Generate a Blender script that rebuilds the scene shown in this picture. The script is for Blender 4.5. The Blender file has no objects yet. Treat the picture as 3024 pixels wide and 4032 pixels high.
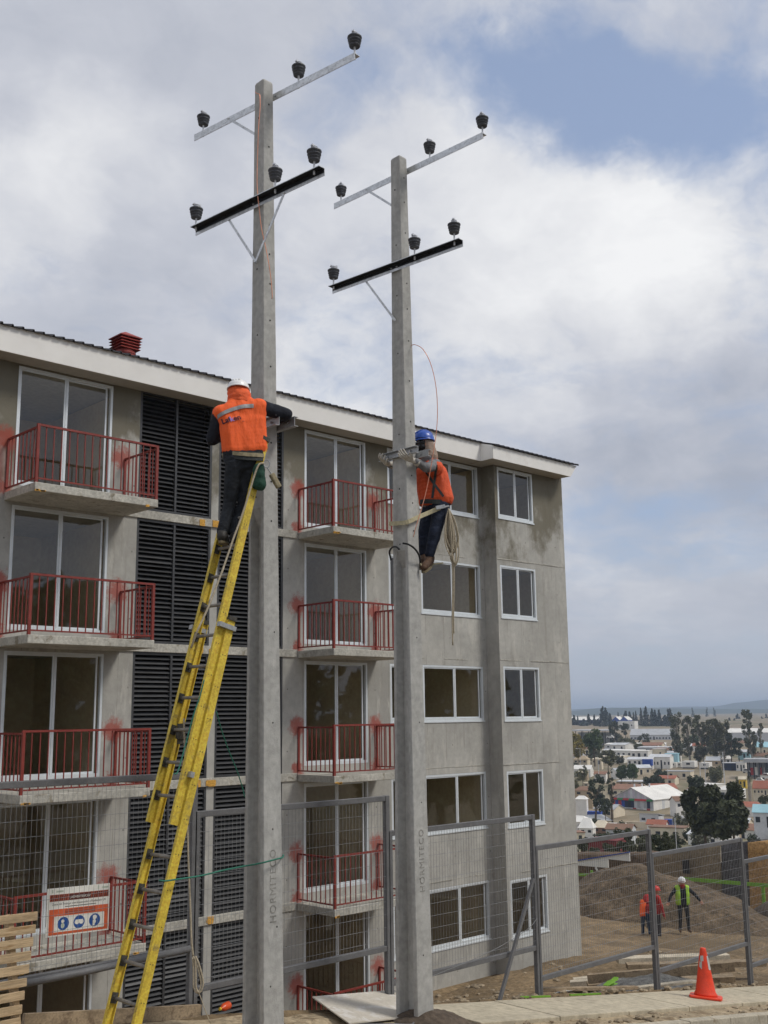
import bpy, bmesh, math, random
from mathutils import Vector, Matrix, noise
from mathutils.bvhtree import BVHTree
random.seed(11)
R = math.radians
scene = bpy.context.scene
col = scene.collection
# world axes: X runs along the apartment facade, Y points into the building, Z up; ground floor of the flats is z = 0
# ---------------------------------------------------------------- camera
cam = bpy.data.cameras.new('camera'); camo = bpy.data.objects.new('camera', cam); col.objects.link(camo)
YAW, PITCH, ROLL = 0.7680, 0.1869, -0.0123
fw = Vector((math.sin(YAW)*math.cos(PITCH), math.cos(YAW)*math.cos(PITCH), math.sin(PITCH)))
rt = Vector((math.cos(YAW), -math.sin(YAW), 0)); up = rt.cross(fw)
r_ = math.cos(ROLL)*rt + math.sin(ROLL)*up; u_ = -math.sin(ROLL)*rt + math.cos(ROLL)*up
camo.matrix_world = Matrix(((r_.x, u_.x, -fw.x, 0), (r_.y, u_.y, -fw.y, 0), (r_.z, u_.z, -fw.z, 6.003), (0, 0, 0, 1)))
cam.sensor_fit = 'HORIZONTAL'; cam.sensor_width = 36; cam.lens = 36*4255.14/3024
cam.clip_start = 0.1; cam.clip_end = 20000
scene.camera = camo
scene.render.resolution_x = 768; scene.render.resolution_y = 1024
# ---------------------------------------------------------------- light and sky
SUN_DIR = Vector((0.45, -0.66, 0.95)).normalized()          # towards the sun
SUN_EL = math.asin(SUN_DIR.z); SUN_AZ = math.atan2(SUN_DIR.x, SUN_DIR.y)
sun = bpy.data.lights.new('sun', 'SUN'); suno = bpy.data.objects.new('sun', sun); col.objects.link(suno)
sun.energy = 1.9; sun.angle = R(14); sun.color = (1.0, 0.955, 0.88)
suno.rotation_euler = SUN_DIR.to_track_quat('Z', 'Y').to_euler()
suno.location = (0, -20, 60)
scene.view_settings.view_transform = 'Standard'; scene.view_settings.look = 'None'
scene.view_settings.gamma = 1; scene.view_settings.exposure = 0.12
scene.render.engine = 'CYCLES'
scene.cycles.use_denoising = True
try: scene.cycles.denoiser = 'OPENIMAGEDENOISE'
except Exception: pass
scene.cycles.max_bounces = 6; scene.cycles.transparent_max_bounces = 12
scene.cycles.volume_bounces = 0
scene.cycles.use_adaptive_sampling = True; scene.cycles.adaptive_threshold = .02
scene.cycles.sample_clamp_indirect = 6
W1={'head': (6.367, 8.724, 9.281), 'head2': (6.363, 8.726, 9.314), 'neck': (6.364, 8.701, 9.212), 'shL': (6.157, 8.727, 9.036), 'shR': (6.522, 8.583, 9.143), 'ch1': (6.222, 8.681, 8.914), 'ch2': (6.501, 8.599, 8.996), 'mid1': (6.238, 8.669, 8.78), 'mid2': (6.513, 8.59, 8.831), 'w1': (6.243, 8.665, 8.666), 'w2': (6.518, 8.586, 8.714), 'hp1': (6.252, 8.659, 8.566), 'hp2': (6.473, 8.595, 8.599), 'elR': (6.829, 8.522, 9.11), 'wrR': (6.946, 8.888, 9.118), 'hdR': (6.942, 9.043, 9.139), 'elL': (6.146, 8.856, 8.791), 'wrL': (6.446, 8.975, 8.935), 'hdL': (6.634, 9.024, 9.039), 'hipL': (6.267, 8.648, 8.514), 'hipR': (6.429, 8.604, 8.532), 'knL': (6.282, 8.736, 8.125), 'knR': (6.42, 8.685, 8.116), 'anL': (6.195, 8.724, 7.833), 'anR': (6.321, 8.683, 7.823), 'heL': (6.165, 8.696, 7.757), 'toL': (6.338, 8.868, 7.769), 'heR': (6.283, 8.636, 7.734), 'toR': (6.465, 8.8, 7.755), 'bag1': (6.441, 8.444, 8.467), 'bag2': (6.451, 8.462, 8.293), 'pad1': (6.528, 8.377, 8.403), 'pad2': (6.615, 8.359, 8.271), 'carab': (6.479, 8.389, 8.501), 'txt': (6.153, 8.508, 8.941), 'st1': (6.02, 8.603, 8.974), 'st2': (6.372, 8.471, 9.118)}
W2={'head': (9.533, 9.13, 9.325), 'head2': (9.53, 9.133, 9.372), 'face': (9.473, 9.164, 9.306), 'neck': (9.58, 9.081, 9.194), 'shL': (9.524, 8.936, 9.046), 'shR': (9.677, 9.24, 9.144), 'ch1': (9.546, 9.146, 8.963), 'ch2': (9.634, 8.994, 8.96), 'mid1': (9.558, 9.133, 8.808), 'mid2': (9.641, 8.957, 8.801), 'w1': (9.573, 9.118, 8.633), 'w2': (9.648, 8.921, 8.644), 'hp1': (9.618, 9.128, 8.549), 'hp2': (9.611, 8.931, 8.539), 'elL': (9.301, 8.881, 8.977), 'wrL': (9.127, 8.888, 9.027), 'hdL': (9.024, 8.908, 9.054), 'elR': (9.478, 9.387, 9.108), 'wrR': (9.173, 9.38, 9.081), 'hdR': (9.029, 9.325, 9.09), 'hipL': (9.582, 8.932, 8.475), 'hipR': (9.639, 9.164, 8.516), 'knL': (9.48, 8.925, 8.182), 'knR': (9.529, 9.163, 8.228), 'anL': (9.432, 8.975, 7.936), 'anR': (9.512, 9.152, 7.984), 'heL': (9.467, 8.997, 7.862), 'toL': (9.264, 8.919, 7.748), 'heR': (9.546, 9.146, 7.906), 'toR': (9.375, 9.079, 7.814), 'coil': (9.583, 8.785, 8.484), 'coilb': (9.612, 8.753, 7.829), 'tail': (9.601, 8.765, 7.947)}
HOOK1=[(8.922, 8.925, 8.011), (8.955, 8.864, 7.993), (9.047, 8.856, 7.953), (9.147, 8.882, 7.888), (9.23, 8.941, 7.806)]
HOOK2=[(8.948, 9.013, 7.952), (8.956, 9.075, 7.991), (8.992, 9.18, 7.996), (9.04, 9.272, 7.953), (9.074, 9.281, 7.859)]
STRAP=[(9.076, 9.307, 8.318), (9.005, 9.209, 8.294), (8.995, 8.937, 8.272), (9.175, 8.925, 8.35), (9.372, 8.937, 8.43), (9.51, 8.864, 8.501)]
COPPER1=[(6.654, 8.884, 12.889), (6.648, 8.839, 12.847), (6.665, 8.814, 12.824), (6.664, 8.802, 12.668), (6.647, 8.803, 12.431), (6.642, 8.806, 12.188), (6.632, 8.801, 11.896), (6.629, 8.791, 11.667), (6.641, 8.769, 11.441), (6.661, 8.754, 11.222), (6.699, 8.738, 11.038), (6.728, 8.715, 10.85), (6.753, 8.696, 10.635), (6.764, 8.687, 10.448), (6.767, 8.698, 10.417)]
COPPER2=[(9.192, 8.994, 10.545), (9.189, 8.911, 10.528), (9.216, 8.811, 10.448), (9.276, 8.747, 10.267), (9.315, 8.706, 9.998), (9.326, 8.694, 9.703), (9.314, 8.707, 9.412), (9.253, 8.728, 9.059), (9.183, 8.773, 8.657), (9.097, 8.804, 8.368), (9.046, 8.828, 8.198), (9.04, 8.863, 8.09)]
ROPE_TAN1=[(6.445, 8.39, 8.501), (6.387, 8.397, 8.479), (6.343, 8.418, 8.354), (6.27, 8.422, 8.122), (6.191, 8.431, 7.894), (6.116, 8.437, 7.705), (5.993, 8.438, 7.38), (5.974, 8.391, 7.407), (5.904, 8.391, 7.244), (5.816, 8.379, 7.056), (5.74, 8.383, 6.898), (5.686, 8.396, 6.778), (5.683, 8.47, 6.647)]
ROPE_TAN2=[(5.778, 8.707, 6.006), (5.788, 8.701, 5.766), (5.8, 8.692, 5.516), (5.799, 8.693, 5.526), (5.817, 8.682, 5.147), (5.834, 8.67, 4.741), (5.855, 8.656, 4.34), (5.869, 8.646, 4.044), (5.885, 8.636, 3.902)]
ROPE_LOOP=[(5.885, 8.636, 3.902), (5.909, 8.619, 3.84), (5.935, 8.601, 3.738), (5.945, 8.594, 3.668), (5.933, 8.603, 3.609), (5.913, 8.616, 3.595), (5.893, 8.63, 3.641), (5.89, 8.632, 3.721), (5.886, 8.635, 3.822), (5.88, 8.639, 3.892)]
ROPE_TAIL=[(5.952, 8.65, 3.593), (5.975, 8.634, 3.531), (6.002, 8.615, 3.445), (6.047, 8.584, 3.317)]
GREEN1=[(5.842, 8.483, 6.358), (5.8, 8.488, 6.204), (5.734, 8.496, 6.017), (5.65, 8.493, 5.747), (5.547, 8.44, 5.54), (5.492, 8.417, 5.525)]
GREEN2=[(6.024, 8.539, 6.066), (6.155, 8.63, 5.885), (6.297, 8.713, 5.701), (6.456, 8.782, 5.487), (6.572, 8.846, 5.314), (6.608, 8.869, 5.241)]
GREEN3=[(5.315, 8.329, 4.645), (5.395, 8.361, 4.629), (5.525, 8.395, 4.624), (5.865, 8.528, 4.606), (6.242, 8.691, 4.602), (6.556, 8.808, 4.596), (6.611, 8.704, 4.617), (6.67, 8.621, 4.638), (6.816, 8.634, 4.651), (6.931, 8.67, 4.655), (6.967, 8.705, 4.672)]
HOLES1=[(6.745, 8.753, 12.79), (6.75, 8.749, 12.342), (6.757, 8.744, 12.122), (6.76, 8.741, 11.355), (6.772, 8.732, 11.029), (6.659, 8.818, 11.178), (6.657, 8.819, 12.614), (6.792, 8.716, 9.446), (6.667, 8.812, 9.387), (6.804, 8.707, 8.171), (6.729, 8.765, 4.031), (6.734, 8.761, 3.404), (6.72, 8.772, 5.319)]
SKY_D={'b1': (0.684, 0.518, 0.513), 'b2': (0.739, 0.468, 0.484), 'b3': (0.801, 0.388, 0.457), 'b4': (0.746, 0.398, 0.535), 'b5': (0.563, 0.639, 0.524), 'b6': (0.639, 0.558, 0.53), 'w1': (0.749, 0.523, 0.407), 'w2': (0.809, 0.417, 0.415), 'w3': (0.653, 0.582, 0.485), 'w4': (0.562, 0.702, 0.437), 'w5': (0.426, 0.778, 0.462), 'w6': (0.623, 0.722, 0.3), 'w7': (0.366, 0.831, 0.419), 'w8': (0.841, 0.519, 0.151), 'w9': (0.775, 0.525, 0.35), 'd1': (0.84, 0.483, 0.246), 'd2': (0.408, 0.835, 0.369), 'd3': (0.857, 0.479, 0.189), 'd4': (0.416, 0.715, 0.562), 'd5': (0.795, 0.538, 0.28), 'd6': (0.838, 0.544, 0.037)}

class NT:
    """small helper for node trees"""
    def __init__(s, tree): s.t = tree; s.n = tree.nodes; s.l = tree.links; s.n.clear()
    def node(s, typ, **kw):
        n = s.n.new(typ)
        for k, v in kw.items(): setattr(n, k, v)
        return n
    def link(s, a, b): s.l.new(a, b)
    def math(s, op, a, b=None, c=None, clamp=False):
        n = s.n.new('ShaderNodeMath'); n.operation = op; n.use_clamp = clamp
        for i, v in enumerate((a, b, c)):
            if v is None: continue
            if isinstance(v, (int, float)): n.inputs[i].default_value = v
            else: s.l.new(v, n.inputs[i])
        return n.outputs[0]
    def vmath(s, op, a, b=None):
        n = s.n.new('ShaderNodeVectorMath'); n.operation = op
        for i, v in enumerate((a, b)):
            if v is None: continue
            if isinstance(v, (tuple, list)): n.inputs[i].default_value = v
            else: s.l.new(v, n.inputs[i])
        return n.outputs['Value'] if op in ('DOT_PRODUCT', 'LENGTH', 'DISTANCE') else n.outputs[0]
    def mix(s, f, a, b, mode='MIX'):
        n = s.n.new('ShaderNodeMix'); n.data_type = 'RGBA'; n.blend_type = mode
        for sock, v in ((n.inputs[0], f), (n.inputs[6], a), (n.inputs[7], b)):
            if isinstance(v, (int, float)): sock.default_value = v
            elif isinstance(v, (tuple, list)): sock.default_value = (*v[:3], 1)
            else: s.l.new(v, sock)
        return n.outputs[2]
    def smooth(s, v, a, b):
        n = s.n.new('ShaderNodeMapRange'); n.interpolation_type = 'SMOOTHSTEP'
        s.l.new(v, n.inputs[0]); n.inputs[1].default_value = a; n.inputs[2].default_value = b
        return n.outputs[0]
    def noise(s, vec, scale, detail=4, rough=.55, dist=0, out=0):
        n = s.n.new('ShaderNodeTexNoise'); n.inputs['Scale'].default_value = scale
        n.inputs['Detail'].default_value = detail; n.inputs['Roughness'].default_value = rough
        n.inputs['Distortion'].default_value = dist
        if vec is not None: s.l.new(vec, n.inputs['Vector'])
        return n.outputs[out]
    def mapping(s, vec, scale=(1, 1, 1), loc=(0, 0, 0)):
        n = s.n.new('ShaderNodeMapping'); n.inputs['Scale'].default_value = scale; n.inputs['Location'].default_value = loc
        s.l.new(vec, n.inputs['Vector']); return n.outputs[0]

world = bpy.data.worlds.new('World'); scene.world = world; world.use_nodes = True
w = NT(world.node_tree)
wout = w.node('ShaderNodeOutputWorld'); bg = w.node('ShaderNodeBackground'); w.link(bg.outputs[0], wout.inputs[0])
sky = w.node('ShaderNodeTexSky'); sky.sky_type = 'NISHITA'; sky.sun_disc = False
sky.sun_elevation = SUN_EL; sky.sun_rotation = SUN_AZ; sky.altitude = 100; sky.air_density = 1.0; sky.dust_density = 0.6
bg.inputs[1].default_value = 0.10
tc = w.node('ShaderNodeTexCoord'); dirv = tc.outputs['Generated']
sep = w.node('ShaderNodeSeparateXYZ'); w.link(dirv, sep.inputs[0])
den = w.math('ADD', w.math('MAXIMUM', sep.outputs[2], 0.0), 0.30)
cmb = w.node('ShaderNodeCombineXYZ')
w.link(w.math('DIVIDE', sep.outputs[0], den), cmb.inputs[0]); w.link(w.math('DIVIDE', sep.outputs[1], den), cmb.inputs[1])
cp = cmb.outputs[0]
warp = w.noise(cp, 3.0, 5, .6, 0, 1)
wv = w.vmath('ADD', cp, w.vmath('SCALE', w.vmath('SUBTRACT', warp, (.5, .5, .5))))

for n_ in w.n:
    if n_.bl_idname == 'ShaderNodeVectorMath' and n_.operation == 'SCALE': n_.inputs['Scale'].default_value = 0.22
big = w.noise(wv, 2.2, 7, .58)          # broad cloud masses
fine = w.noise(wv, 7.0, 8, .62)         # edges
jit = w.math('MULTIPLY', w.math('SUBTRACT', fine, .5), 0.85)
wd = w.vmath('NORMALIZE', w.vmath('ADD', dirv, w.vmath('MULTIPLY', w.vmath('SUBTRACT', w.noise(dirv, 6, 6, .6, 0, 1), (.5, .5, .5)), (.16, .16, .16))))
def blob(key, deg, amt):
    d = w.vmath('DOT_PRODUCT', wd, SKY_D[key])
    m = w.smooth(d, math.cos(R(deg)), math.cos(R(deg*.12)))
    return w.math('MULTIPLY', m, amt)
def total(lst, start):
    acc = start
    for b in lst: acc = w.math('ADD', acc, blob(*b))
    return acc
cov = total([('b1', 7, -.38), ('b2', 7, -.42), ('b3', 6.5, -.40), ('b4', 11, -.16), ('b5', 4, -.30), ('b6', 5, -.30), ('d3', 6, -.10), ('d6', 10, -.08),
             ('w1', 9, .3), ('w2', 7, .3), ('w3', 6, .2), ('d4', 12, .25), ('w5', 6, .2)],
            w.math('ADD', w.math('MULTIPLY', w.math('SUBTRACT', big, .5), 1.5), .80))
cov = w.math('ADD', cov, jit)
covm = w.smooth(cov, .22, .88)
bri = total([('w1', 11, .20), ('w2', 9, .19), ('w3', 7, .16), ('w4', 6, .14), ('w5', 5.5, .26), ('w6', 6, .28), ('w7', 5, .26), ('w8', 6, .22), ('w9', 9, .15),
             ('d1', 8, -.30), ('d2', 7, -.16), ('d3', 7, -.14), ('d4', 14, -.20), ('d5', 5, -.10), ('d6', 12, -.10)],
            w.math('ADD', w.math('MULTIPLY', w.math('SUBTRACT', w.noise(wv, 3.1, 7, .6), .5), .9), w.math('MULTIPLY', w.math('SUBTRACT', fine, .5), .45)))
bri = w.math('ADD', bri, .47)
ramp = w.node('ShaderNodeValToRGB'); w.link(bri, ramp.inputs[0])
e = ramp.color_ramp.elements; e[0].position = 0.0; e[0].color = (.37, .40, .475, 1); e[1].position = 1.0; e[1].color = (.85, .855, .865, 1)
k = e.new(.42); k.color = (.53, .55, .61, 1); k = e.new(.72); k.color = (.70, .71, .74, 1)
cl = w.mix(1.0, ramp.outputs[0], (10, 10, 10), 'MULTIPLY')
skyc = sky.outputs[0]
thin = w.mix(.55, skyc, (3.9, 4.75, 6.7))                       # veil of thin cloud over the blue
allsky = w.mix(covm, thin, cl)
lowf = w.smooth(sep.outputs[2], .20, .0)                       # murky air towards the horizon
allsky = w.mix(w.math('MULTIPLY', lowf, .62), allsky, (4.3, 4.6, 5.3))
w.link(allsky, bg.inputs[0])

# ---------------------------------------------------------------- materials
MATS = {}
def mat(name, c, rough=.8, metal=0.0, var=.18, scale=6.0, bump=.0, bscale=60.0, c2=None, mask=(.45, .62), spec=.35, fine=.10, stretch=(1, 1, 1), build=None):
    m = bpy.data.materials.new(name); m.use_nodes = True; t = NT(m.node_tree)
    out = t.node('ShaderNodeOutputMaterial'); bs = t.node('ShaderNodeBsdfPrincipled'); t.link(bs.outputs[0], out.inputs[0])
    geo = t.node('ShaderNodeNewGeometry'); pos = geo.outputs['Position']
    if stretch != (1, 1, 1): pos = t.mapping(pos, stretch)
    n1 = t.noise(pos, scale, 6, .6); n2 = t.noise(pos, scale*9, 4, .6)
    lo = tuple(x*(1-var) for x in c); hi = tuple(min(1, x*(1+var)) for x in c)
    cc = t.mix(t.smooth(n1, .3, .7), lo, hi)
    if c2 is not None: cc = t.mix(t.smooth(t.noise(pos, scale*1.7, 6, .65, .4), *mask), cc, c2)
    cc = t.mix(fine, cc, t.mix(t.smooth(n2, .3, .7), (0, 0, 0), (1, 1, 1)), 'OVERLAY')
    if build: cc = build(t, geo.outputs['Position'], cc)
    t.link(cc, bs.inputs['Base Color'])
    bs.inputs['Roughness'].default_value = rough; bs.inputs['Metallic'].default_value = metal
    bs.inputs['Specular IOR Level'].default_value = spec
    if bump:
        b = t.node('ShaderNodeBump'); b.inputs['Strength'].default_value = 1; b.inputs['Distance'].default_value = bump
        t.link(t.noise(pos, bscale, 5, .6), b.inputs['Height']); t.link(b.outputs[0], bs.inputs['Normal'])
    MATS[name] = m; return m

def wall_build(t, pos, cc):
    """raw board-marked concrete: board seams, damp patches, overspray of the red railing paint"""
    s = t.node('ShaderNodeSeparateXYZ'); t.link(pos, s.inputs[0]); x, y, z = s.outputs
    # form panels: seams every 0.62 m, some of them faint, and a slightly different grey for each panel
    fx = t.math('DIVIDE', t.math('ADD', x, .31), .62); fz = t.math('DIVIDE', t.math('ADD', z, .175), 2.5)
    ed = t.math('ABSOLUTE', t.math('SUBTRACT', t.math('FRACT', fx), .5))
    sm = t.math('MULTIPLY', t.smooth(t.math('ADD', ed, t.math('MULTIPLY', t.noise(pos, 14, 3), .012)), .4925, .5035), t.smooth(t.noise(t.mapping(pos, (1.5, 1.5, .9)), 1.3, 3), .42, .58))
    cell = t.node('ShaderNodeTexWhiteNoise'); cell.noise_dimensions = '2D'; cv_ = t.node('ShaderNodeCombineXYZ'); t.link(t.math('FLOOR', fx), cv_.inputs[0]); t.link(t.math('FLOOR', fz), cv_.inputs[1]); t.link(cv_.outputs[0], cell.inputs['Vector'])
    cc = t.mix(t.math('MULTIPLY', cell.outputs['Value'], .34), cc, (.33, .318, .285))
    cc = t.mix(t.math('MULTIPLY', sm, .62), cc, (.12, .11, .09))
    th_ = t.math('SUBTRACT', t.math('FRACT', t.math('DIVIDE', t.math('ADD', z, .30), 1.25)), .5); tx_ = t.math('SUBTRACT', t.math('FRACT', t.math('DIVIDE', t.math('ADD', x, .1), 1.24)), .5)
    td = t.math('SQRT', t.math('ADD', t.math('MULTIPLY', th_, t.math('MULTIPLY', th_, 1.5625)), t.math('MULTIPLY', tx_, t.math('MULTIPLY', tx_, 1.5376))))
    cc = t.mix(t.math('MULTIPLY', t.smooth(td, .020, .011), .7), cc, (.09, .085, .075))      # tie holes
    blot = t.noise(t.mapping(pos, (.8, .8, .55), (4, 2, 6)), 1.0, 6, .62)
    cc = t.mix(t.math('MULTIPLY', t.smooth(blot, .50, .66), .46), cc, (.27, .262, .24))
    runs = t.noise(t.mapping(pos, (5, 5, .5)), 1.0, 5, .6)
    cc = t.mix(t.math('MULTIPLY', t.smooth(runs, .54, .70), .34), cc, (.23, .218, .19))
    pale = t.noise(t.mapping(pos, (4, 4, 1.1), (3, 1, 8)), 1.0, 5, .65)
    cc = t.mix(t.math('MULTIPLY', t.smooth(pale, .56, .66), .40), cc, (.58, .56, .505))
    # the top storey has only just been stripped and is still wet: dark olive patches
    wet = t.math('MULTIPLY', t.smooth(z, 9.6, 9.95), t.smooth(t.math('ADD', t.noise(t.mapping(pos, (1.3, 1.3, .9), (0, 0, 4)), 1.0, 6, .65), t.math('MULTIPLY', t.math('SUBTRACT', z, 11.0), .13)), .34, .56))
    cc = t.mix(t.math('MULTIPLY', wet, .86), cc, (.135, .120, .082))
    # red paint overspray where the railings meet the wall
    zl = t.math('SUBTRACT', t.math('MULTIPLY', t.math('FRACT', t.math('DIVIDE', t.math('ADD', z, .43), 2.5)), 2.5), 1.25)
    zl2 = t.math('SUBTRACT', t.math('MULTIPLY', t.math('FRACT', t.math('DIVIDE', t.math('ADD', z, 1.30), 2.5)), 2.5), 1.25)
    nz = t.math('ADD', t.math('MULTIPLY', t.math('SUBTRACT', t.noise(pos, 9, 6, .75), .5), .46), t.math('MULTIPLY', t.math('SUBTRACT', t.noise(pos, 90, 2, .6), .5), .14))
    red = None
    for xa in (7.90, 10.17, 14.42, 16.64):
        dx = t.math('SUBTRACT', x, xa)
        for q, rr in ((zl, .27), (zl2, .19)):
            d = t.math('SQRT', t.math('ADD', t.math('MULTIPLY', dx, dx), t.math('MULTIPLY', q, q)))
            mk = t.smooth(t.math('ADD', d, nz), rr, rr*.40)
            red = mk if red is None else t.math('MAXIMUM', red, mk)
    dl = t.smooth(x, 8.02, 7.70)                       # wide sprayed patch at the left balcony, top storey
    dl = t.math('MULTIPLY', t.math('MULTIPLY', dl, t.smooth(z, 9.7, 9.9)), t.smooth(t.math('ADD', z, t.math('MULTIPLY', nz, .5)), 11.05, 10.75))
    red = t.math('MAXIMUM', red, dl)
    return t.mix(t.math('MULTIPLY', red, .80), cc, (.33, .055, .035))
mat('concrete', (.415, .407, .375), .88, var=.13, scale=.9, bump=.0025, bscale=16, build=wall_build, fine=.07)
def pole_build(t, pos, cc):
    v = t.node('ShaderNodeTexVoronoi'); v.inputs['Scale'].default_value = 34; t.link(pos, v.inputs['Vector'])
    pit = t.math('MULTIPLY', t.smooth(v.outputs['Distance'], .16, .05), t.smooth(t.noise(pos, 5, 2), .50, .60))
    cc = t.mix(t.math('MULTIPLY', pit, .45), cc, (.14, .135, .125))
    runs = t.noise(t.mapping(pos, (14, 14, .7)), 1.0, 5, .6)
    cc = t.mix(t.math('MULTIPLY', t.smooth(runs, .54, .70), .30), cc, (.27, .262, .24))
    pale = t.noise(t.mapping(pos, (6, 6, 1.5), (2, 5, 1)), 1.0, 5, .65)
    return t.mix(t.math('MULTIPLY', t.smooth(pale, .55, .67), .38), cc, (.56, .55, .52))
mat('pole_concrete', (.385, .380, .358), .86, var=.09, scale=1.6, bump=.0025, bscale=60, build=pole_build, fine=.12)
mat('pole_hole', (.025, .023, .02), .95, var=.05)
mat('slab_concrete', (.43, .415, .365), .88, var=.16, scale=2.6, bump=.004, bscale=50, c2=(.24, .215, .165), mask=(.55, .68), fine=.18)
mat('fascia_white', (.78, .765, .73), .6, var=.04, scale=1.1, c2=(.68, .64, .60), mask=(.62, .75), fine=.04)
mat('soffit', (.40, .37, .32), .8, var=.06)
mat('roof_metal', (.045, .042, .045), .5, metal=.3, var=.1)
mat('vent_red', (.30, .05, .04), .55, var=.12, scale=5)
mat('alu', (.66, .70, .72), .42, metal=.15, var=.05, scale=4, spec=.5, fine=.04)
mat('foam_orange', (.62, .34, .07), .9, var=.25, scale=30, bump=.01)
mat('louvre', (.050, .051, .054), .42, var=.15, scale=5, spec=.5)
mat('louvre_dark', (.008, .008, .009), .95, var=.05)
mat('rail_red', (.215, .036, .027), .5, var=.16, scale=9, spec=.4)
mat('room', (.66, .55, .35), .9, var=.06, scale=1.2)
mat('room_grey', (.46, .44, .39), .9, var=.08, scale=1.2)
mat('galv', (.60, .615, .625), .36, metal=.75, var=.12, scale=14, c2=(.46, .47, .48), mask=(.5, .6), fine=.14)
mat('galv_dull', (.40, .41, .415), .5, metal=.6, var=.14, scale=16, fine=.14)
mat('insulator', (.060, .064, .074), .5, var=.08, spec=.45)
mat('insulator_top', (.60, .62, .66), .5, var=.12, scale=30)
mat('copper', (.70, .30, .19), .35, metal=.6, var=.1)
mat('fence_paint', (.135, .135, .138), .55, var=.12, scale=7, c2=(.20, .19, .18), mask=(.6, .72), fine=.1)
mat('fence_wire', (.24, .245, .25), .5, metal=.4, var=.1)
mat('black_plastic', (.012, .012, .013), .5)
mat('ladder_yellow', (.64, .47, .06), .5, var=.14, scale=5, c2=(.36, .27, .08), mask=(.54, .70), fine=.22)
mat('ladder_grey', (.235, .215, .185), .55, metal=.35, var=.2, scale=12)
mat('ladder_dark', (.06, .055, .045), .7, var=.2, scale=20)
mat('rope_tan', (.42, .36, .26), .95, var=.2, scale=60, bump=.003, bscale=220)
mat('rope_green', (.03, .16, .11), .8, var=.2, scale=60)
mat('vest_orange', (.86, .125, .025), .75, var=.07, scale=8, bump=.030, bscale=6, stretch=(1.4, 1.4, .55), fine=.05)
mat('vest_orange_dull', (.66, .095, .03), .78, var=.10, scale=8, bump=.035, bscale=6.5, stretch=(1.3, 1.3, .7), fine=.05)
mat('hood_orange', (.76, .12, .035), .8, var=.10, scale=14, bump=.010, bscale=26)
mat('reflect_grey', (.30, .30, .30), .5, var=.06)
mat('navy_cloth', (.012, .014, .022), .9, var=.25, scale=14, bump=.010, bscale=26)
mat('trouser_dark', (.019, .022, .027), .88, var=.3, scale=10, bump=.030, bscale=13, stretch=(.8, .8, 1.3))
mat('jeans', (.015, .021, .040), .88, var=.35, scale=10, bump=.030, bscale=13, stretch=(.8, .8, 1.3))
mat('sleeve_grey', (.19, .19, .195), .9, var=.22, scale=16, bump=.012, bscale=26)
mat('skin', (.36, .185, .12), .6, var=.08)
mat('boot_black', (.028, .025, .022), .6, var=.2, scale=20)
mat('boot_sole', (.20, .165, .10), .9, var=.2, scale=20)
mat('boot_brown', (.075, .040, .022), .75, var=.3, scale=20, bump=.004)
mat('glove', (.52, .49, .43), .9, var=.12, scale=30, bump=.003)
mat('helmet_white', (.80, .80, .79), .32, var=.03, spec=.5)
mat('helmet_blue', (.025, .09, .42), .32, var=.05, spec=.5)
mat('helmet_red', (.55, .04, .03), .4, var=.05)
mat('flap_tan', (.30, .225, .175), .9, var=.12, scale=18, bump=.005)
mat('belt', (.28, .24, .15), .8, var=.25, scale=25)
mat('belt_dark', (.035, .04, .038), .7, var=.2)
mat('strap', (.47, .42, .27), .85, var=.15, scale=20)
mat('bag_green', (.015, .062, .038), .75, var=.2, scale=14, bump=.008)
mat('face_shade_black', (.006, .006, .007), .25)  # near-black for the shadowed face under the blue helmet
mat('text_navy', (.02, .014, .035), .8)
mat('text_blue', (.22, .18, .50), .8)
mat('lime_vest', (.36, .62, .06), .75, var=.08)
mat('red_cloth', (.34, .025, .025), .85, var=.2, scale=10, bump=.01, bscale=20)
mat('cloth_blue', (.03, .05, .09), .88, var=.2)
mat('cloth_grey', (.055, .055, .062), .88, var=.2)
mat('sign_white', (.78, .77, .71), .6, var=.02)
mat('sign_orange', (.66, .13, .05), .6, var=.04)
mat('sign_dark', (.10, .028, .022), .6, var=.05)
mat('sign_rust', (.34, .085, .05), .6, var=.06)
mat('sign_blue', (.025, .085, .29), .6, var=.04)
mat('sign_text', (.07, .06, .055), .7)
mat('sign_grey', (.48, .53, .44), .7)
mat('pallet_wood', (.43, .32, .195), .85, var=.22, scale=6, c2=(.30, .19, .09), mask=(.52, .66), stretch=(.25, 1, 3), bump=.003, bscale=40, fine=.2)
mat('timber', (.30, .23, .15), .88, var=.22, scale=5, c2=(.18, .13, .085), mask=(.52, .66), bump=.003, bscale=40, fine=.2)
mat('timber_pale', (.50, .44, .34), .88, var=.18, scale=5, fine=.2)
mat('ply', (.52, .475, .40), .8, var=.06, scale=3, c2=(.60, .57, .52), mask=(.52, .62), fine=.08)
mat('plastic_sheet', (.55, .57, .58), .4, var=.1)
mat('lime', (.17, .36, .035), .7, var=.12)
mat('cone_orange', (.78, .065, .025), .45, var=.10, scale=8, c2=(.42, .05, .03), mask=(.60, .74), fine=.12, spec=.4)
mat('cone_band', (.50, .50, .48), .5, var=.08, scale=20)
mat('bottle_red', (.62, .08, .02), .25, var=.06)
mat('yellow_cap', (.72, .50, .03), .4)
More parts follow.
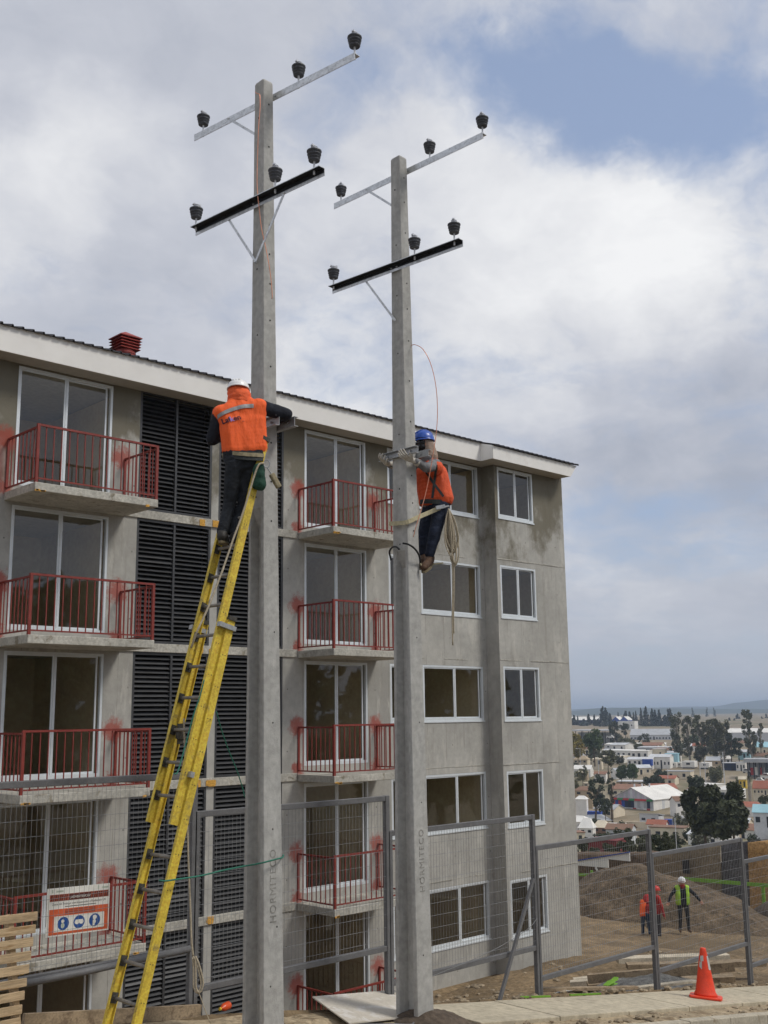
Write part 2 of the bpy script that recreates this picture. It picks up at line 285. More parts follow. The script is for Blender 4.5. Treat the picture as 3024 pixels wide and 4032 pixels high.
def soil_build(t, pos, cc):
    n = t.noise(pos, .35, 5, .6)
    cc = t.mix(t.math('MULTIPLY', t.smooth(n, .48, .62), .55), cc, (.115, .083, .047))
    v = t.node('ShaderNodeTexVoronoi'); v.inputs['Scale'].default_value = 9; t.link(pos, v.inputs['Vector'])
    st = t.math('MULTIPLY', t.smooth(v.outputs['Distance'], .20, .10), t.smooth(t.noise(pos, 1.6, 3), .50, .62))
    return t.mix(t.math('MULTIPLY', st, .65), cc, (.34, .28, .20))
mat('soil', (.205, .146, .082), .95, var=.28, scale=1.1, bump=.05, bscale=7, build=soil_build, fine=.3)
mat('verge_soil', (.34, .27, .175), .95, var=.2, scale=1.6, c2=(.20, .145, .085), mask=(.52, .66), bump=.03, bscale=12, fine=.3)
mat('soil_pale', (.135, .097, .060), .95, var=.28, scale=.7, bump=.10, bscale=6, c2=(.092, .066, .041), mask=(.50, .64), fine=.35)
mat('soil_dark', (.085, .064, .047), .95, var=.22, scale=1.0, bump=.05, bscale=6, fine=.3)
mat('bank_brown', (.135, .093, .060), .95, var=.2, scale=.7, bump=.05, bscale=5, fine=.3)
mat('bank_tan', (.185, .142, .090), .95, var=.14, scale=.8, bump=.04, bscale=6, fine=.25)
mat('bank_grey', (.085, .080, .080), .95, var=.3, scale=1.6, bump=.05, bscale=5, fine=.3)
mat('bank_orange', (.36, .21, .085), .95, var=.14, scale=1.4, bump=.03, bscale=8, fine=.3)
mat('gravel', (.15, .148, .14), .95, var=.3, scale=9, bump=.03, bscale=26, fine=.35)
mat('sidewalk', (.46, .405, .30), .9, var=.09, scale=1.2, c2=(.34, .29, .215), mask=(.58, .72), bump=.003, bscale=60, fine=.16)
mat('kerb', (.43, .385, .30), .9, var=.12, scale=2.5, c2=(.28, .23, .16), mask=(.55, .68), bump=.003, bscale=60, fine=.16)
mat('road', (.145, .128, .10), .93, var=.2, scale=1.2, bump=.006, bscale=40, fine=.25)
def land_build(t, pos, cc):
    n = t.noise(pos, .012, 6, .6)
    cc = t.mix(t.math('MULTIPLY', t.smooth(n, .46, .64), .7), cc, (.115, .120, .058))
    n3 = t.noise(pos, .03, 5, .6)
    return t.mix(t.math('MULTIPLY', t.smooth(n3, .52, .64), .7), cc, (.34, .28, .20))
mat('land', (.24, .19, .125), .95, var=.25, scale=.05, build=land_build)
mat('hill_forest', (.045, .060, .035), .95, var=.3, scale=.02)
def foliage(name, c, var=.4):
    def fb(t, pos, cc):
        oi = t.node('ShaderNodeObjectInfo'); return t.mix(.16, cc, t.mix(oi.outputs['Random'], (.12, .10, .02), (.03, .06, .03)))
    m = mat(name, c, .7, var=var, scale=.9, fine=.25, build=fb); return m
foliage('leaf_dark', (.056, .066, .034)); foliage('leaf_green', (.075, .110, .040)); foliage('leaf_euc', (.125, .128, .078))
foliage('leaf_yellow', (.27, .215, .035)); foliage('leaf_conifer', (.038, .050, .038)); foliage('leaf_olive', (.13, .13, .065))
mat('bark', (.11, .085, .06), .9, var=.25, scale=2); mat('bark_pale', (.30, .27, .22), .9, var=.2, scale=2)
PAINT = dict(white=(.74, .72, .67), cream=(.66, .58, .44), grey=(.40, .41, .42), palegrey=(.56, .57, .58), blue=(.03, .075, .33), red=(.42, .045, .04), brown=(.22, .13, .085),
             tan=(.42, .33, .22), maroon=(.21, .04, .04), skyblue=(.34, .56, .62), green=(.05, .20, .07), yellow=(.70, .48, .06), dark=(.022, .024, .028), tile=(.33, .12, .075), rust=(.27, .15, .10), lilac=(.48, .44, .50), navy=(.02, .028, .06), grass=(.22, .30, .06))
for k_, c_ in PAINT.items(): mat('p_'+k_, c_, .75, var=.10, scale=.35, fine=.08)
def glass_mat():
    m = bpy.data.materials.new('window_glass'); m.use_nodes = True; t = NT(m.node_tree)
    out = t.node('ShaderNodeOutputMaterial'); mx = t.node('ShaderNodeMixShader')
    tr = t.node('ShaderNodeBsdfTransparent'); tr.inputs[0].default_value = (.93, .945, .945, 1)
    gl = t.node('ShaderNodeBsdfGlossy'); gl.inputs['Roughness'].default_value = .02; gl.inputs['Color'].default_value = (.95, .97, 1, 1)
    geo = t.node('ShaderNodeNewGeometry'); cosi = t.math('ABSOLUTE', t.vmath('DOT_PRODUCT', geo.outputs['Incoming'], geo.outputs['Normal']))
    fres = t.math('ADD', .06, t.math('MULTIPLY', .94, t.math('POWER', t.math('SUBTRACT', 1.0, cosi, clamp=True), 5.0)))   # two-sided Schlick, both faces of a thin pane
    b = t.node('ShaderNodeBump'); b.inputs['Distance'].default_value = .01; b.inputs['Strength'].default_value = .12
    t.link(t.noise(geo.outputs['Position'], 1.3, 2), b.inputs['Height']); t.link(b.outputs[0], gl.inputs['Normal'])
    t.link(t.math('MULTIPLY', fres, 1.25, clamp=True), mx.inputs[0]); t.link(tr.outputs[0], mx.inputs[1]); t.link(gl.outputs[0], mx.inputs[2]); t.link(mx.outputs[0], out.inputs[0])
    MATS['window_glass'] = m
glass_mat()

# ---------------------------------------------------------------- mesh helpers
class MB:
    def __init__(s): s.v = []; s.f = []; s.mi = []; s.cur = 0
    def poly(s, pts):
        n = len(s.v); s.v += [tuple(p) for p in pts]; s.f.append(tuple(range(n, n+len(pts)))); s.mi.append(s.cur)
    def faces(s, vs, fs):
        n = len(s.v); s.v += [tuple(p) for p in vs]
        for f in fs: s.f.append(tuple(n+i for i in f)); s.mi.append(s.cur)
    def box(s, x0, x1, y0, y1, z0, z1):
        s.faces([(x0, y0, z0), (x1, y0, z0), (x1, y1, z0), (x0, y1, z0), (x0, y0, z1), (x1, y0, z1), (x1, y1, z1), (x0, y1, z1)],
                [(0, 3, 2, 1), (4, 5, 6, 7), (0, 1, 5, 4), (1, 2, 6, 5), (2, 3, 7, 6), (3, 0, 4, 7)]); return s
    def obox(s, c, ax, ay, az):
        c = Vector(c); ax = Vector(ax); ay = Vector(ay); az = Vector(az)
        s.faces([c-ax-ay-az, c+ax-ay-az, c+ax+ay-az, c-ax+ay-az, c-ax-ay+az, c+ax-ay+az, c+ax+ay+az, c-ax+ay+az],
                [(0, 3, 2, 1), (4, 5, 6, 7), (0, 1, 5, 4), (1, 2, 6, 5), (2, 3, 7, 6), (3, 0, 4, 7)]); return s
    def beam(s, p, q, w, h, side=(0, 0, 1)):
        p = Vector(p); q = Vector(q); d = (q-p); L = d.length; d = d.normalized()
        sd = Vector(side)
        if abs(sd.dot(d)) > .95: sd = Vector((1, 0, 0))
        a = d.cross(sd).normalized(); b = a.cross(d).normalized()
        return s.obox((p+q)/2, d*(L/2), a*(w/2), b*(h/2))
    def tube(s, pts, r, n=6, cap=True):
        pts = [Vector(p) for p in pts]; rs = r if isinstance(r, (list, tuple)) else [r]*len(pts)
        base = len(s.v); prev = None
        for i, p in enumerate(pts):
            d = (pts[min(i+1, len(pts)-1)]-pts[max(i-1, 0)]).normalized()
            if prev is None:
                a = d.cross(Vector((0, 0, 1)) if abs(d.z) < .9 else Vector((1, 0, 0))).normalized()
            else:
                a = (prev - d*prev.dot(d)).normalized()
            prev = a; b = d.cross(a)
            for k in range(n):
                t = 2*math.pi*k/n; s.v.append(tuple(p + (a*math.cos(t)+b*math.sin(t))*rs[i]))
        for i in range(len(pts)-1):
            for k in range(n):
                k2 = (k+1) % n; s.f.append((base+i*n+k, base+i*n+k2, base+(i+1)*n+k2, base+(i+1)*n+k)); s.mi.append(s.cur)
        if cap:
            s.f.append(tuple(base+k for k in reversed(range(n)))); s.mi.append(s.cur)
            s.f.append(tuple(base+(len(pts)-1)*n+k for k in range(n))); s.mi.append(s.cur)
        return s
    def lathe(s, c, prof, n=16, ax=None):
        c = Vector(c); base = len(s.v)
        for (r, z) in prof:
            for k in range(n):
                t = 2*math.pi*k/n; s.v.append((c.x+r*math.cos(t), c.y+r*math.sin(t), c.z+z))
        for i in range(len(prof)-1):
            for k in range(n):
                k2 = (k+1) % n; s.f.append((base+i*n+k, base+i*n+k2, base+(i+1)*n+k2, base+(i+1)*n+k)); s.mi.append(s.cur)
        s.f.append(tuple(base+k for k in reversed(range(n)))); s.mi.append(s.cur)
        s.f.append(tuple(base+(len(prof)-1)*n+k for k in range(n))); s.mi.append(s.cur)
        return s
    def prism(s, poly, axis, a, b):
        """extrude a polygon (list of 2-tuples) along axis 'x','y' or 'z' from a to b"""
        def P(u, v, t): return {'x': (t, u, v), 'y': (u, t, v), 'z': (u, v, t)}[axis]
        n = len(poly); vs = [P(u, v, a) for u, v in poly]+[P(u, v, b) for u, v in poly]
        fs = [tuple(range(n)), tuple(reversed(range(n, 2*n)))]+[(i, i+n, (i+1) % n+n, (i+1) % n) for i in range(n)]
        s.faces(vs, fs); return s
WP = {}
def place(o, name, parent, loc):
    col.objects.link(o); loc = Vector(loc)
    WP[o.name] = loc
    if parent is not None:
        o.parent = parent; o.location = loc-WP[parent.name]
    else: o.location = loc
    return o
def to_mesh(mb, name, mats, off=(0, 0, 0), smooth=False, fix=True):
    me = bpy.data.meshes.new(name); off = Vector(off)
    me.from_pydata([tuple(Vector(v)-off) for v in mb.v], [], mb.f)
    for m in ([mats] if isinstance(mats, str) else mats): me.materials.append(MATS[m])
    for i, p in enumerate(me.polygons):
        p.material_index = mb.mi[i] if i < len(mb.mi) else 0
        p.use_smooth = smooth
    if fix:
        bm = bmesh.new(); bm.from_mesh(me); bmesh.ops.recalc_face_normals(bm, faces=bm.faces); bm.to_mesh(me); bm.free()
    me.update(); return me
def obj(name, mb, mats, parent=None, loc=None, smooth=False, bevel=0, fix=True):
    """one mesh object whose geometry is given in world coordinates"""
    if loc is None: loc = WP[parent.name] if parent is not None else (0, 0, 0)
    o = bpy.data.objects.new(name, to_mesh(mb, name, mats, loc, smooth, fix))
    place(o, name, parent, loc)
    if bevel:
        b = o.modifiers.new('bevel', 'BEVEL'); b.width = bevel; b.segments = 2; b.limit_method = 'ANGLE'; b.angle_limit = R(40)
    return o
def inst(name, me, parent, loc, rot=None):
    o = bpy.data.objects.new(name, me); place(o, name, parent, loc)
    if rot: o.rotation_euler = rot
    return o
def tag(o, label=None, cat=None, group=None, kind=None):
    if label: o['label'] = label
    if cat: o['category'] = cat
    if group: o['group'] = group
    if kind: o['kind'] = kind
    return o
def thing(name, loc, label, cat, group=None):
    o = bpy.data.objects.new(name, None); o.empty_display_size = .2; place(o, name, None, loc)
    return tag(o, label, cat, group)
def spline(pts, n=6):
    """Catmull-Rom through the points"""
    P = [Vector(p) for p in pts]; P = [P[0]*2-P[1]]+P+[P[-1]*2-P[-2]]; out = []
    for i in range(1, len(P)-2):
        for k in range(n):
            t = k/n; a, b, c, d = P[i-1:i+3]
            out.append(.5*((2*b)+(c-a)*t+(2*a-5*b+4*c-d)*t*t+(3*b-a-3*c+d)*t**3))
    out.append(P[-2]); return out

# ---------------------------------------------------------------- ground, street
def sst(a, b, x):
    t = max(0., min(1., (x-a)/(b-a))); return t*t*(3-2*t)
def street(x):
    if x > 40: return street(40)-.05*(min(x, 80)-40)
    if x < -25: return street(-25)
    return 2.65-.143*(x-9.25)
FAR = [(0, -.2), (52, -.45), (70, -3.2), (100, -7.2), (140, -11), (180, -15.5), (230, -19), (262, -20.1), (285, -19.6), (320, -17.2), (345, -15.6), (400, -12.9), (450, -11.6), (530, -10.2), (650, -9.3), (800, -5.2), (960, -2.6), (1300, -1.0), (3000, 2.0), (9000, 4.0)]
def far_z(D):
    for (a, za), (b, zb) in zip(FAR, FAR[1:]):
        if D <= b: return za+(zb-za)*(D-a)/(b-a)
    return 0.
def ground_z(x, y):
    s = street(x)
    zb = .06-1.35*sst(22.5, 33, x)-1.2*sst(33, 45, x)
    if y < 8.1: near = s-.40
    elif y < 9.80: near = s-.09
    else:
        t = min(1., (y-9.80)/(17.2-9.80)); near = (s+.05)*(1-t)+zb*t
        if x < 30: near += .08*noise.noise((x*.9, y*.9, 2.))+.14*noise.noise((x*.35, y*.35, 7.))*sst(9.9, 11.5, y)
        near += .060*noise.noise((x*2.6, y*2.6, 5.))*sst(9.85, 10.4, y)
        if 22 < x < 46: near += .07*(1-abs(noise.noise((x*.28+y*.10, y*.9-x*.1, 11.)))*3)*sst(22, 25, x)
        near += .25*math.exp(-((x-21)**2/3.5+(y-16.9)**2/1.6))*.8
        if 17.0 < y and x < 23.3: near = min(near, .05)
    D = math.hypot(x, y)
    m = max(sst(46.2, 47.0, x) if y > 12 else 0, sst(54, 74, D))
    return near*(1-m)+far_z(D)*m
def axis(segs):
    out = []
    for a, b, st in segs:
        n = max(1, round((b-a)/st)); out += [a+(b-a)*i/n for i in range(n)]
    out.append(segs[-1][1]); return out
gx = axis([(-2500, -400, 300), (-400, -60, 40), (-60, 4, 6), (4, 9, .5), (9, 25, .18), (25, 48, .4), (48, 80, 3), (80, 400, 12), (400, 1500, 60), (1500, 9000, 400)])
gy = axis([(-4000, -400, 400), (-400, -40, 40), (-40, 7, 6), (7, 9.6, .3), (9.6, 17.4, .16), (17.4, 36, .6), (36, 80, 3), (80, 400, 12), (400, 1500, 60), (1500, 9000, 400)])
g = MB(); g.v = [(x, y, ground_z(x, y)) for y in gy for x in gx]; nx = len(gx)
for j in range(len(gy)-1):
    for i in range(nx-1):
        g.f.append((j*nx+i, j*nx+i+1, (j+1)*nx+i+1, (j+1)*nx+i))
        xc, yc = gx[i], gy[j]; g.mi.append(0 if math.hypot(xc, yc) < 62 else 1)
tag(obj('ground', g, ['soil', 'land'], smooth=True, fix=False), kind='structure')
def strip(name, y0, y1, dz, m, x0=-40, x1=70, st=1.0, thick=0, wob=0, ny=1):
    mb = MB(); xs = axis([(x0, x1, st)]); ys = [y0+(y1-y0)*i/ny for i in range(ny+1)]
    mb.v = [(x, y, street(x)+dz+(wob*noise.noise((x*1.7, y*1.7, 3))+wob*.6*noise.noise((x*5, y*5, 9)))) for y in ys for x in xs]; n = len(xs)
    for j in range(ny):
        for i in range(n-1): mb.f.append((j*n+i, j*n+i+1, (j+1)*n+i+1, (j+1)*n+i)); mb.mi.append(0)
    return tag(obj(name, mb, m, smooth=True, fix=False), kind='structure')
strip('road', -9, 7.96, -.13, 'road')
strip('verge', 8.10, 9.84, -.015, 'verge_soil', 2, 60, .16, wob=.035, ny=14)
def root(name, loc):
    o = bpy.data.objects.new(name, None); o.empty_display_size = .2; place(o, name, None, loc); return tag(o, kind='structure')
kb = root('kerb', (9, 8.03, street(9)))
def sloped_slab(name, x0, x1, y0, y1, top, thick, m, parent, bevel=.012):
    mb = MB(); z0, z1 = street(x0)+top, street(x1)+top
    mb.faces([(x0, y0, z0-thick), (x1, y0, z1-thick), (x1, y1, z1-thick), (x0, y1, z0-thick), (x0, y0, z0), (x1, y0, z1), (x1, y1, z1), (x0, y1, z0)],
             [(0, 3, 2, 1), (4, 5, 6, 7), (0, 1, 5, 4), (1, 2, 6, 5), (2, 3, 7, 6), (3, 0, 4, 7)])
    return obj(name, mb, m, parent, loc=(x0, y0, z0), bevel=bevel)
x = -3.0
while x < 40:
    sloped_slab('kerb_stone', x, x+.995, 7.95, 8.12, .02+random.uniform(-.006, .006), .30, 'kerb', kb); x += 1.0
sw = root('sidewalk', (9.8, 9.2, street(9.8)))
x = 9.78
while x < 40:
    L = 1.46; sloped_slab('paving_slab', x, x+L-.012, 8.66, 9.72, .035+random.uniform(-.004, .004), .12, 'sidewalk', sw); x += L

# ---------------------------------------------------------------- apartment building
Y0, YD = 17.58, 17.165
B = thing('apartment_building', (13, Y0, 0), 'five-storey bare concrete apartment block with white eaves board and red balcony railings', 'building')
H = 2.5
def wall_holes(mb, x0, x1, z0, z1, holes, y, t, axis_='y'):
    xs = sorted({x0, x1, *[h[0] for h in holes], *[h[1] for h in holes]}); zs = sorted({z0, z1, *[h[2] for h in holes], *[h[3] for h in holes]})
    def solid(i, j):
        if not (0 <= i < len(xs)-1 and 0 <= j < len(zs)-1): return False
        cx, cz = (xs[i]+xs[i+1])/2, (zs[j]+zs[j+1])/2
        return not any(h[0] < cx < h[1] and h[2] < cz < h[3] for h in holes)
    for i in range(len(xs)-1):
        for j in range(len(zs)-1):
            if not solid(i, j): continue
            a, b, c, d = xs[i], xs[i+1], zs[j], zs[j+1]
            mb.poly([(a, y, c), (b, y, c), (b, y, d), (a, y, d)]); mb.poly([(a, y+t, d), (b, y+t, d), (b, y+t, c), (a, y+t, c)])
            if not solid(i-1, j): mb.poly([(a, y+t, c), (a, y, c), (a, y, d), (a, y+t, d)])
            if not solid(i+1, j): mb.poly([(b, y, c), (b, y+t, c), (b, y+t, d), (b, y, d)])
            if not solid(i, j-1): mb.poly([(a, y+t, c), (b, y+t, c), (b, y, c), (a, y, c)])
            if not solid(i, j+1): mb.poly([(a, y, d), (b, y, d), (b, y+t, d), (a, y+t, d)])
DA, DB, LV1, LV2, WS, WC = (8.07, 9.94), (14.605, 16.41), (10.53, 12.20), (12.37, 14.03), (17.10, 17.74), (18.155, 20.28)
holes = []
for k in range(5):
    z = H*k
    for d in (DA, DB): holes.append((d[0], d[1], z+.02, z+2.17))
    for d in (LV1, LV2): holes.append((d[0], d[1], z-.11 if k else -.05, z+2.23))
    for d in (WS, WC): holes.append((d[0], d[1], z+.86, z+2.17))
mb = MB(); wall_holes(mb, 2.0, 20.44, -1.5, 12.28, holes, Y0, .16)
obj('wall', mb, 'concrete', B, fix=False)
mb = MB(); WDx = (20.555, 21.965)
wall_holes(mb, 20.44, 23.24, -1.5, 12.28, [(WDx[0], WDx[1], H*k+.85, H*k+2.17) for k in range(5)], YD, .16)
mb.box(20.44, 20.60, YD+.161, Y0-.001, -1.5, 12.28); mb.box(23.08, 23.24, YD+.161, Y0+9.0, -1.5, 12.28)
mb.box(2.0, 2.16, Y0+.161, Y0+9, -1.5, 12.28); mb.box(2.161, 23.079, Y0+8.84, Y0+9.0, -1.5, 12.28)
obj('wall', mb, 'concrete', B, fix=False)
# pour lines where one storey was cast on the next
for k in range(1, 5):
    z = H*k-.175; mb = MB(); xx = 16.75
    while xx < 20.43:
        L = random.uniform(.25, .9); e_ = min(20.43, xx+L)
        if random.random() < .8: mb.box(xx, e_, Y0-random.uniform(.004, .012), Y0+.01, z-.012+random.uniform(-.006, .006), z+random.uniform(.0, .01))
        xx = e_+.005
    xx = 20.45
    while xx < 23.23:
        L = random.uniform(.25, .9); e_ = min(23.23, xx+L)
        if random.random() < .85: mb.box(xx, e_, YD-random.uniform(.004, .013), YD+.01, z-.012+random.uniform(-.006, .006), z+random.uniform(.0, .01))
        xx = e_+.005
    tag(obj('pour_line', mb, 'slab_concrete', B), kind='stuff')
# slab edge bands and the thin pillar between the louvres
for k in range(1, 5):
    obj('slab_edge', MB().box(10.26, 14.40, Y0-.03, Y0+.10, H*k-.27, H*k-.11), 'slab_concrete', B, bevel=.008)
    mb = MB()
    for (a, b) in ((12.16, 12.40), (11.9, 12.05)):
        for q in range(5): mb.box(a+random.uniform(0, .12), b-random.uniform(0, .05), Y0-.038-random.uniform(0, .006), Y0-.029, H*k-.27+random.uniform(0, .05), H*k-.12-random.uniform(0, .06))
    obj('foam_patch', mb, 'foam_orange', B)
# rooms behind the glass
mb = MB()
for k in range(6): mb.box(2.17, 23.07, Y0+.162, Y0+8.8, H*k-.26 if k < 5 else 12.24, H*k-.12 if k < 5 else 12.30)
mb.box(20.61, 23.07, YD+.162, Y0+.16, -.26, -.12)
for k in range(1, 5): mb.box(20.61, 23.07, YD+.162, Y0+.16, H*k-.26, H*k-.12)
obj('floor_slab', mb, 'room_grey', B)
mb = MB()
for xp in (7.3, 10.30, 14.22, 16.70, 17.92, 20.45, 22.9): mb.box(xp, xp+.12, Y0+.163, Y0+4.5, -.10, 12.2)
mb.box(2.2, 10.5, Y0+3.4, Y0+3.5, -.1, 12.2); mb.box(14.1, 23.0, Y0+3.2, Y0+3.3, -.1, 12.2)
obj('partition', mb, 'room', B)
# --- windows and balcony doors (each copy keeps its own panes)
def window_meshes(w_, h_, mull, door=False):
    f = MB(); b = .05 if not door else .045; bb = .075 if not door else .06
    f.box(0, b, -.012, .055, 0, h_); f.box(w_-b, w_, -.012, .055, 0, h_)
    f.box(b, w_-b, -.012, .055, 0, bb); f.box(b, w_-b, -.012, .055, h_-b, h_)
    if not door: f.box(-.02, w_+.02, -.03, -.013, -.018, .012)
    f.box(mull-.022, mull+.022, -.006, .03, bb, h_-b)
    s = .034
    for (a, c, y) in ((b+.002, mull-.024, .0), (mull+.0, w_-b-.05, .034)):
        f.box(a, a+s*.5, y, y+.022, bb+.001, h_-b-.001); f.box(c-s*.9, c, y, y+.022, bb+.001, h_-b-.001)
        f.box(a+s*.5+.001, c-s*.9-.001, y, y+.022, bb+.001, bb+s); f.box(a+s*.5+.001, c-s*.9-.001, y, y+.022, h_-b-s*.8, h_-b-.001)
    p1 = MB(); p1.poly([(b+.004, .011, bb+.004), (mull-.026, .011, bb+.004), (mull-.026, .011, h_-b-.004), (b+.004, .011, h_-b-.004)])
    p2 = MB(); p2.poly([(mull+.004, .045, bb+.004), (w_-b-.004, .045, bb+.004), (w_-b-.004, .045, h_-b-.004), (mull+.004, .045, h_-b-.004)])
    return to_mesh(f, 'frame', 'alu'), to_mesh(p1, 'pane', 'window_glass'), to_mesh(p2, 'pane', 'window_glass')
for nm, (xa, xb), zl, zh, yy, mull in (('balcony_door', DA, .02, 2.17, Y0, .94), ('balcony_door', DB, .02, 2.17, Y0, .92), ('window', WS, .86, 2.17, Y0, .32), ('window', WC, .86, 2.17, Y0, 1.11), ('window', WDx, .85, 2.17, YD, .71)):
    fm, a, b = window_meshes(xb-xa-.006, zh-zl-.006, mull, nm == 'balcony_door')
    for k in range(5):
        o = inst(nm, fm, B, (xa+.003, yy+.012, H*k+zl+.003))
        inst('pane', a, o, WP[o.name]); inst('pane', b, o, WP[o.name])
# --- louvres: 260 slats of the left bay as objects, those of the bay behind the pole joined
slat = MB(); slat.prism([(-.035, -.028), (-.028, -.032), (.035, .022), (.028, .026)], 'x', -.395, .395)
slat_me = to_mesh(slat, 'slat', 'louvre')
rest = MB()
for k in range(5):
    z0 = H*k-.11 if k else -.05; z1 = H*k+2.23
    for bay, (xa, xb) in enumerate((LV1, LV2)):
        f = MB(); c = (xa+xb)/2+(.0 if bay else 0)
        f.box(xa+.002, xa+.05, Y0+.002, Y0+.09, z0+.002, z1-.002); f.box(xb-.05, xb-.002, Y0+.002, Y0+.09, z0+.002, z1-.002); f.box(c-.022, c+.022, Y0+.006, Y0+.09, z0+.05, z1-.05)
        f.box(xa+.05, xb-.05, Y0+.002, Y0+.09, z0+.002, z0+.05); f.box(xa+.05, xb-.05, Y0+.002, Y0+.09, z1-.05, z1-.002)
        lp = obj('louvre', f, 'louvre', B)
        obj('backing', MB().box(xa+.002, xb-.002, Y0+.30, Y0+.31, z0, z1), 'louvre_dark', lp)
        n = 26; pitch = (z1-z0-.13)/n
        for hh in (0, 1):
            xc = (xa+.05+c-.022)/2 if hh == 0 else (c+.022+xb-.05)/2
            for i in range(n):
                zc_ = z0+.065+pitch*(i+.5)
                if hh == 1 and n-6 < i < n-1 and bay == 0 and random.random() < .30: pass
                if bay == 0: inst('slat', slat_me, lp, (xc, Y0+.045+random.uniform(-.003, .003), zc_+random.uniform(-.003, .003)), (random.uniform(-.10, .10), random.uniform(-.004, .004), 0))
                else: rest.prism([(Y0+.045+u, zc_+v_) for u, v_ in ((-.035, -.028), (-.028, -.032), (.035, .022), (.028, .026))], 'x', xc-.37, xc+.37)
tag(obj('louvre_slats', rest, 'louvre', B), kind='stuff')
# --- balconies
YB = 16.43
bal_me = to_mesh(MB().box(-.008, .008, -.008, .008, 0, .874), 'baluster', 'rail_red')
bal_me2 = to_mesh(MB().box(-.008, .008, -.008, .008, 0, .838), 'baluster', 'rail_red')
for k in range(5):
    for (xa, xb) in ((7.92, 10.26), (14.42, 16.70)):
        zt = H*k-.14
        s_ = MB(); s_.box(xa, xb, YB, Y0-.002, zt-.14, zt); o = obj('balcony_slab', s_, 'slab_concrete', B, bevel=.01)
        if k in (4, 2, 1):
            fm_ = MB()
            for q in range(6):
                px = xa+random.choice((0.03, .02, xb-xa-.22))+random.uniform(0, .14); fm_.obox((px, YB-.002, zt-.135+random.uniform(-.01, .01)), (random.uniform(.02, .05), 0, .004), (0, .008, 0), (0, 0, random.uniform(.008, .02)))
            obj('foam_patch', fm_, 'foam_orange', B)
        rl = MB(); y = YB+.035; x0, x1 = xa+.03, xb-.03; zr = H*k+.82
        for xx in (x0, x1):
            rl.box(xx-.024, xx+.024, y-.024, y+.024, zt-.0, zr-.001)
            rl.box(xx-.017, xx+.017, y+.025, Y0-.004, zr-.036, zr-.002); rl.box(xx-.015, xx+.015, y+.025, Y0-.004, zt+.06, zt+.085)
            rl.box(xx-.022, xx+.022, Y0-.03, Y0-.003, zt+.086, zr-.037)
        rl.box(x0-.026, x1+.026, y-.022, y+.022, zr, zr+.036); rl.box(x0+.025, x1-.025, y-.014, y+.014, zt+.06, zt+.085)
        ra = obj('railing', rl, 'rail_red', B)
        for i in range(15): inst('baluster', bal_me, ra, (x0+(x1-x0)*(i+1)/16, y, zt+.085))
        for xx in (x0, x1):
            for i in range(7): inst('baluster', bal_me2, ra, (xx, y+(Y0-.02-y)*(i+1)/8, zt+.085))
# --- eaves and roof
f = MB(); f.box(2.0, 19.88, 17.11, 17.135, 12.20, 12.66); obj('fascia', f, 'fascia_white', B)
f = MB(); f.faces([(19.881, 17.134, 12.20), (19.881, 16.72, 12.20), (19.881, 16.72, 12.535), (19.881, 17.134, 12.66), (19.905, 17.134, 12.20), (19.905, 16.745, 12.20), (19.905, 16.745, 12.54), (19.905, 17.134, 12.66)],
                  [(0, 1, 2, 3), (7, 6, 5, 4), (0, 4, 5, 1), (1, 5, 6, 2), (2, 6, 7, 3), (3, 7, 4, 0)]); obj('fascia', f, 'fascia_white', B)
f = MB(); f.faces([(19.906, 16.72, 12.20), (23.06, 16.72, 12.20), (23.34, 16.72, 12.53), (19.906, 16.72, 12.53), (19.906, 16.745, 12.20), (23.06, 16.745, 12.20), (23.34, 16.745, 12.53), (19.906, 16.745, 12.53)],
                  [(0, 1, 2, 3), (7, 6, 5, 4), (0, 4, 5, 1), (1, 5, 6, 2), (2, 6, 7, 3), (3, 7, 4, 0)]); obj('fascia', f, 'fascia_white', B)
f = MB(); f.faces([(23.06, 16.746, 12.20), (23.34, 16.746, 12.53), (23.34, 21.5, 13.96), (23.06, 21.5, 13.6), (23.04, 16.746, 12.22), (23.30, 16.746, 12.53), (23.30, 21.5, 13.96), (23.04, 21.5, 13.6)],
                  [(0, 3, 2, 1), (4, 5, 6, 7), (0, 1, 5, 4), (2, 3, 7, 6), (0, 4, 7, 3), (1, 2, 6, 5)]); obj('fascia', f, 'fascia_white', B)
f = MB(); f.box(2.0, 19.88, 17.136, Y0-.002, 12.205, 12.225); f.box(19.906, 23.05, 16.746, YD-.002, 12.205, 12.225); f.box(19.906, 20.43, YD-.001, Y0-.002, 12.205, 12.225)
f.box(23.245, 23.05+.2, YD, 21, 12.205, 12.225); obj('soffit', f, 'soffit', B)
def roof_piece(x0, x1, ya, yb):
    mb = MB(); prof = []; xx = x0
    while xx < x1-.01:
        for dx, dz in ((0, 0), (.145, 0), (.155, .032), (.18, .032)): prof.append((min(x1, xx+dx), dz))
        xx += .19
    n = len(prof); zr = lambda y: 12.675+.30*(y-17.10)
    for y in (ya, yb):
        for dz0 in (0, -.012): mb.v += [(px, y, zr(y)+pz+dz0) for px, pz in prof]
    for i in range(n-1):
        mb.f += [(i, i+1, 2*n+i+1, 2*n+i), (n+i+1, n+i, 3*n+i, 3*n+i+1), (i+1, i, n+i, n+i+1)]; mb.mi += [0, 0, 0]
    return mb
r1 = roof_piece(2.0, 19.90, 17.05, 21.9); r2_ = roof_piece(19.91, 23.36, 16.66, 21.9)
obj('roof', r1, 'roof_metal', B, fix=False); obj('roof', r2_, 'roof_metal', B, fix=False)
mb = MB(); mb.poly([(2, 21.9, 14.11), (23.36, 21.9, 14.11), (23.36, 26.9, 12.6), (2, 26.9, 12.6)]); obj('roof', mb, 'roof_metal', B)
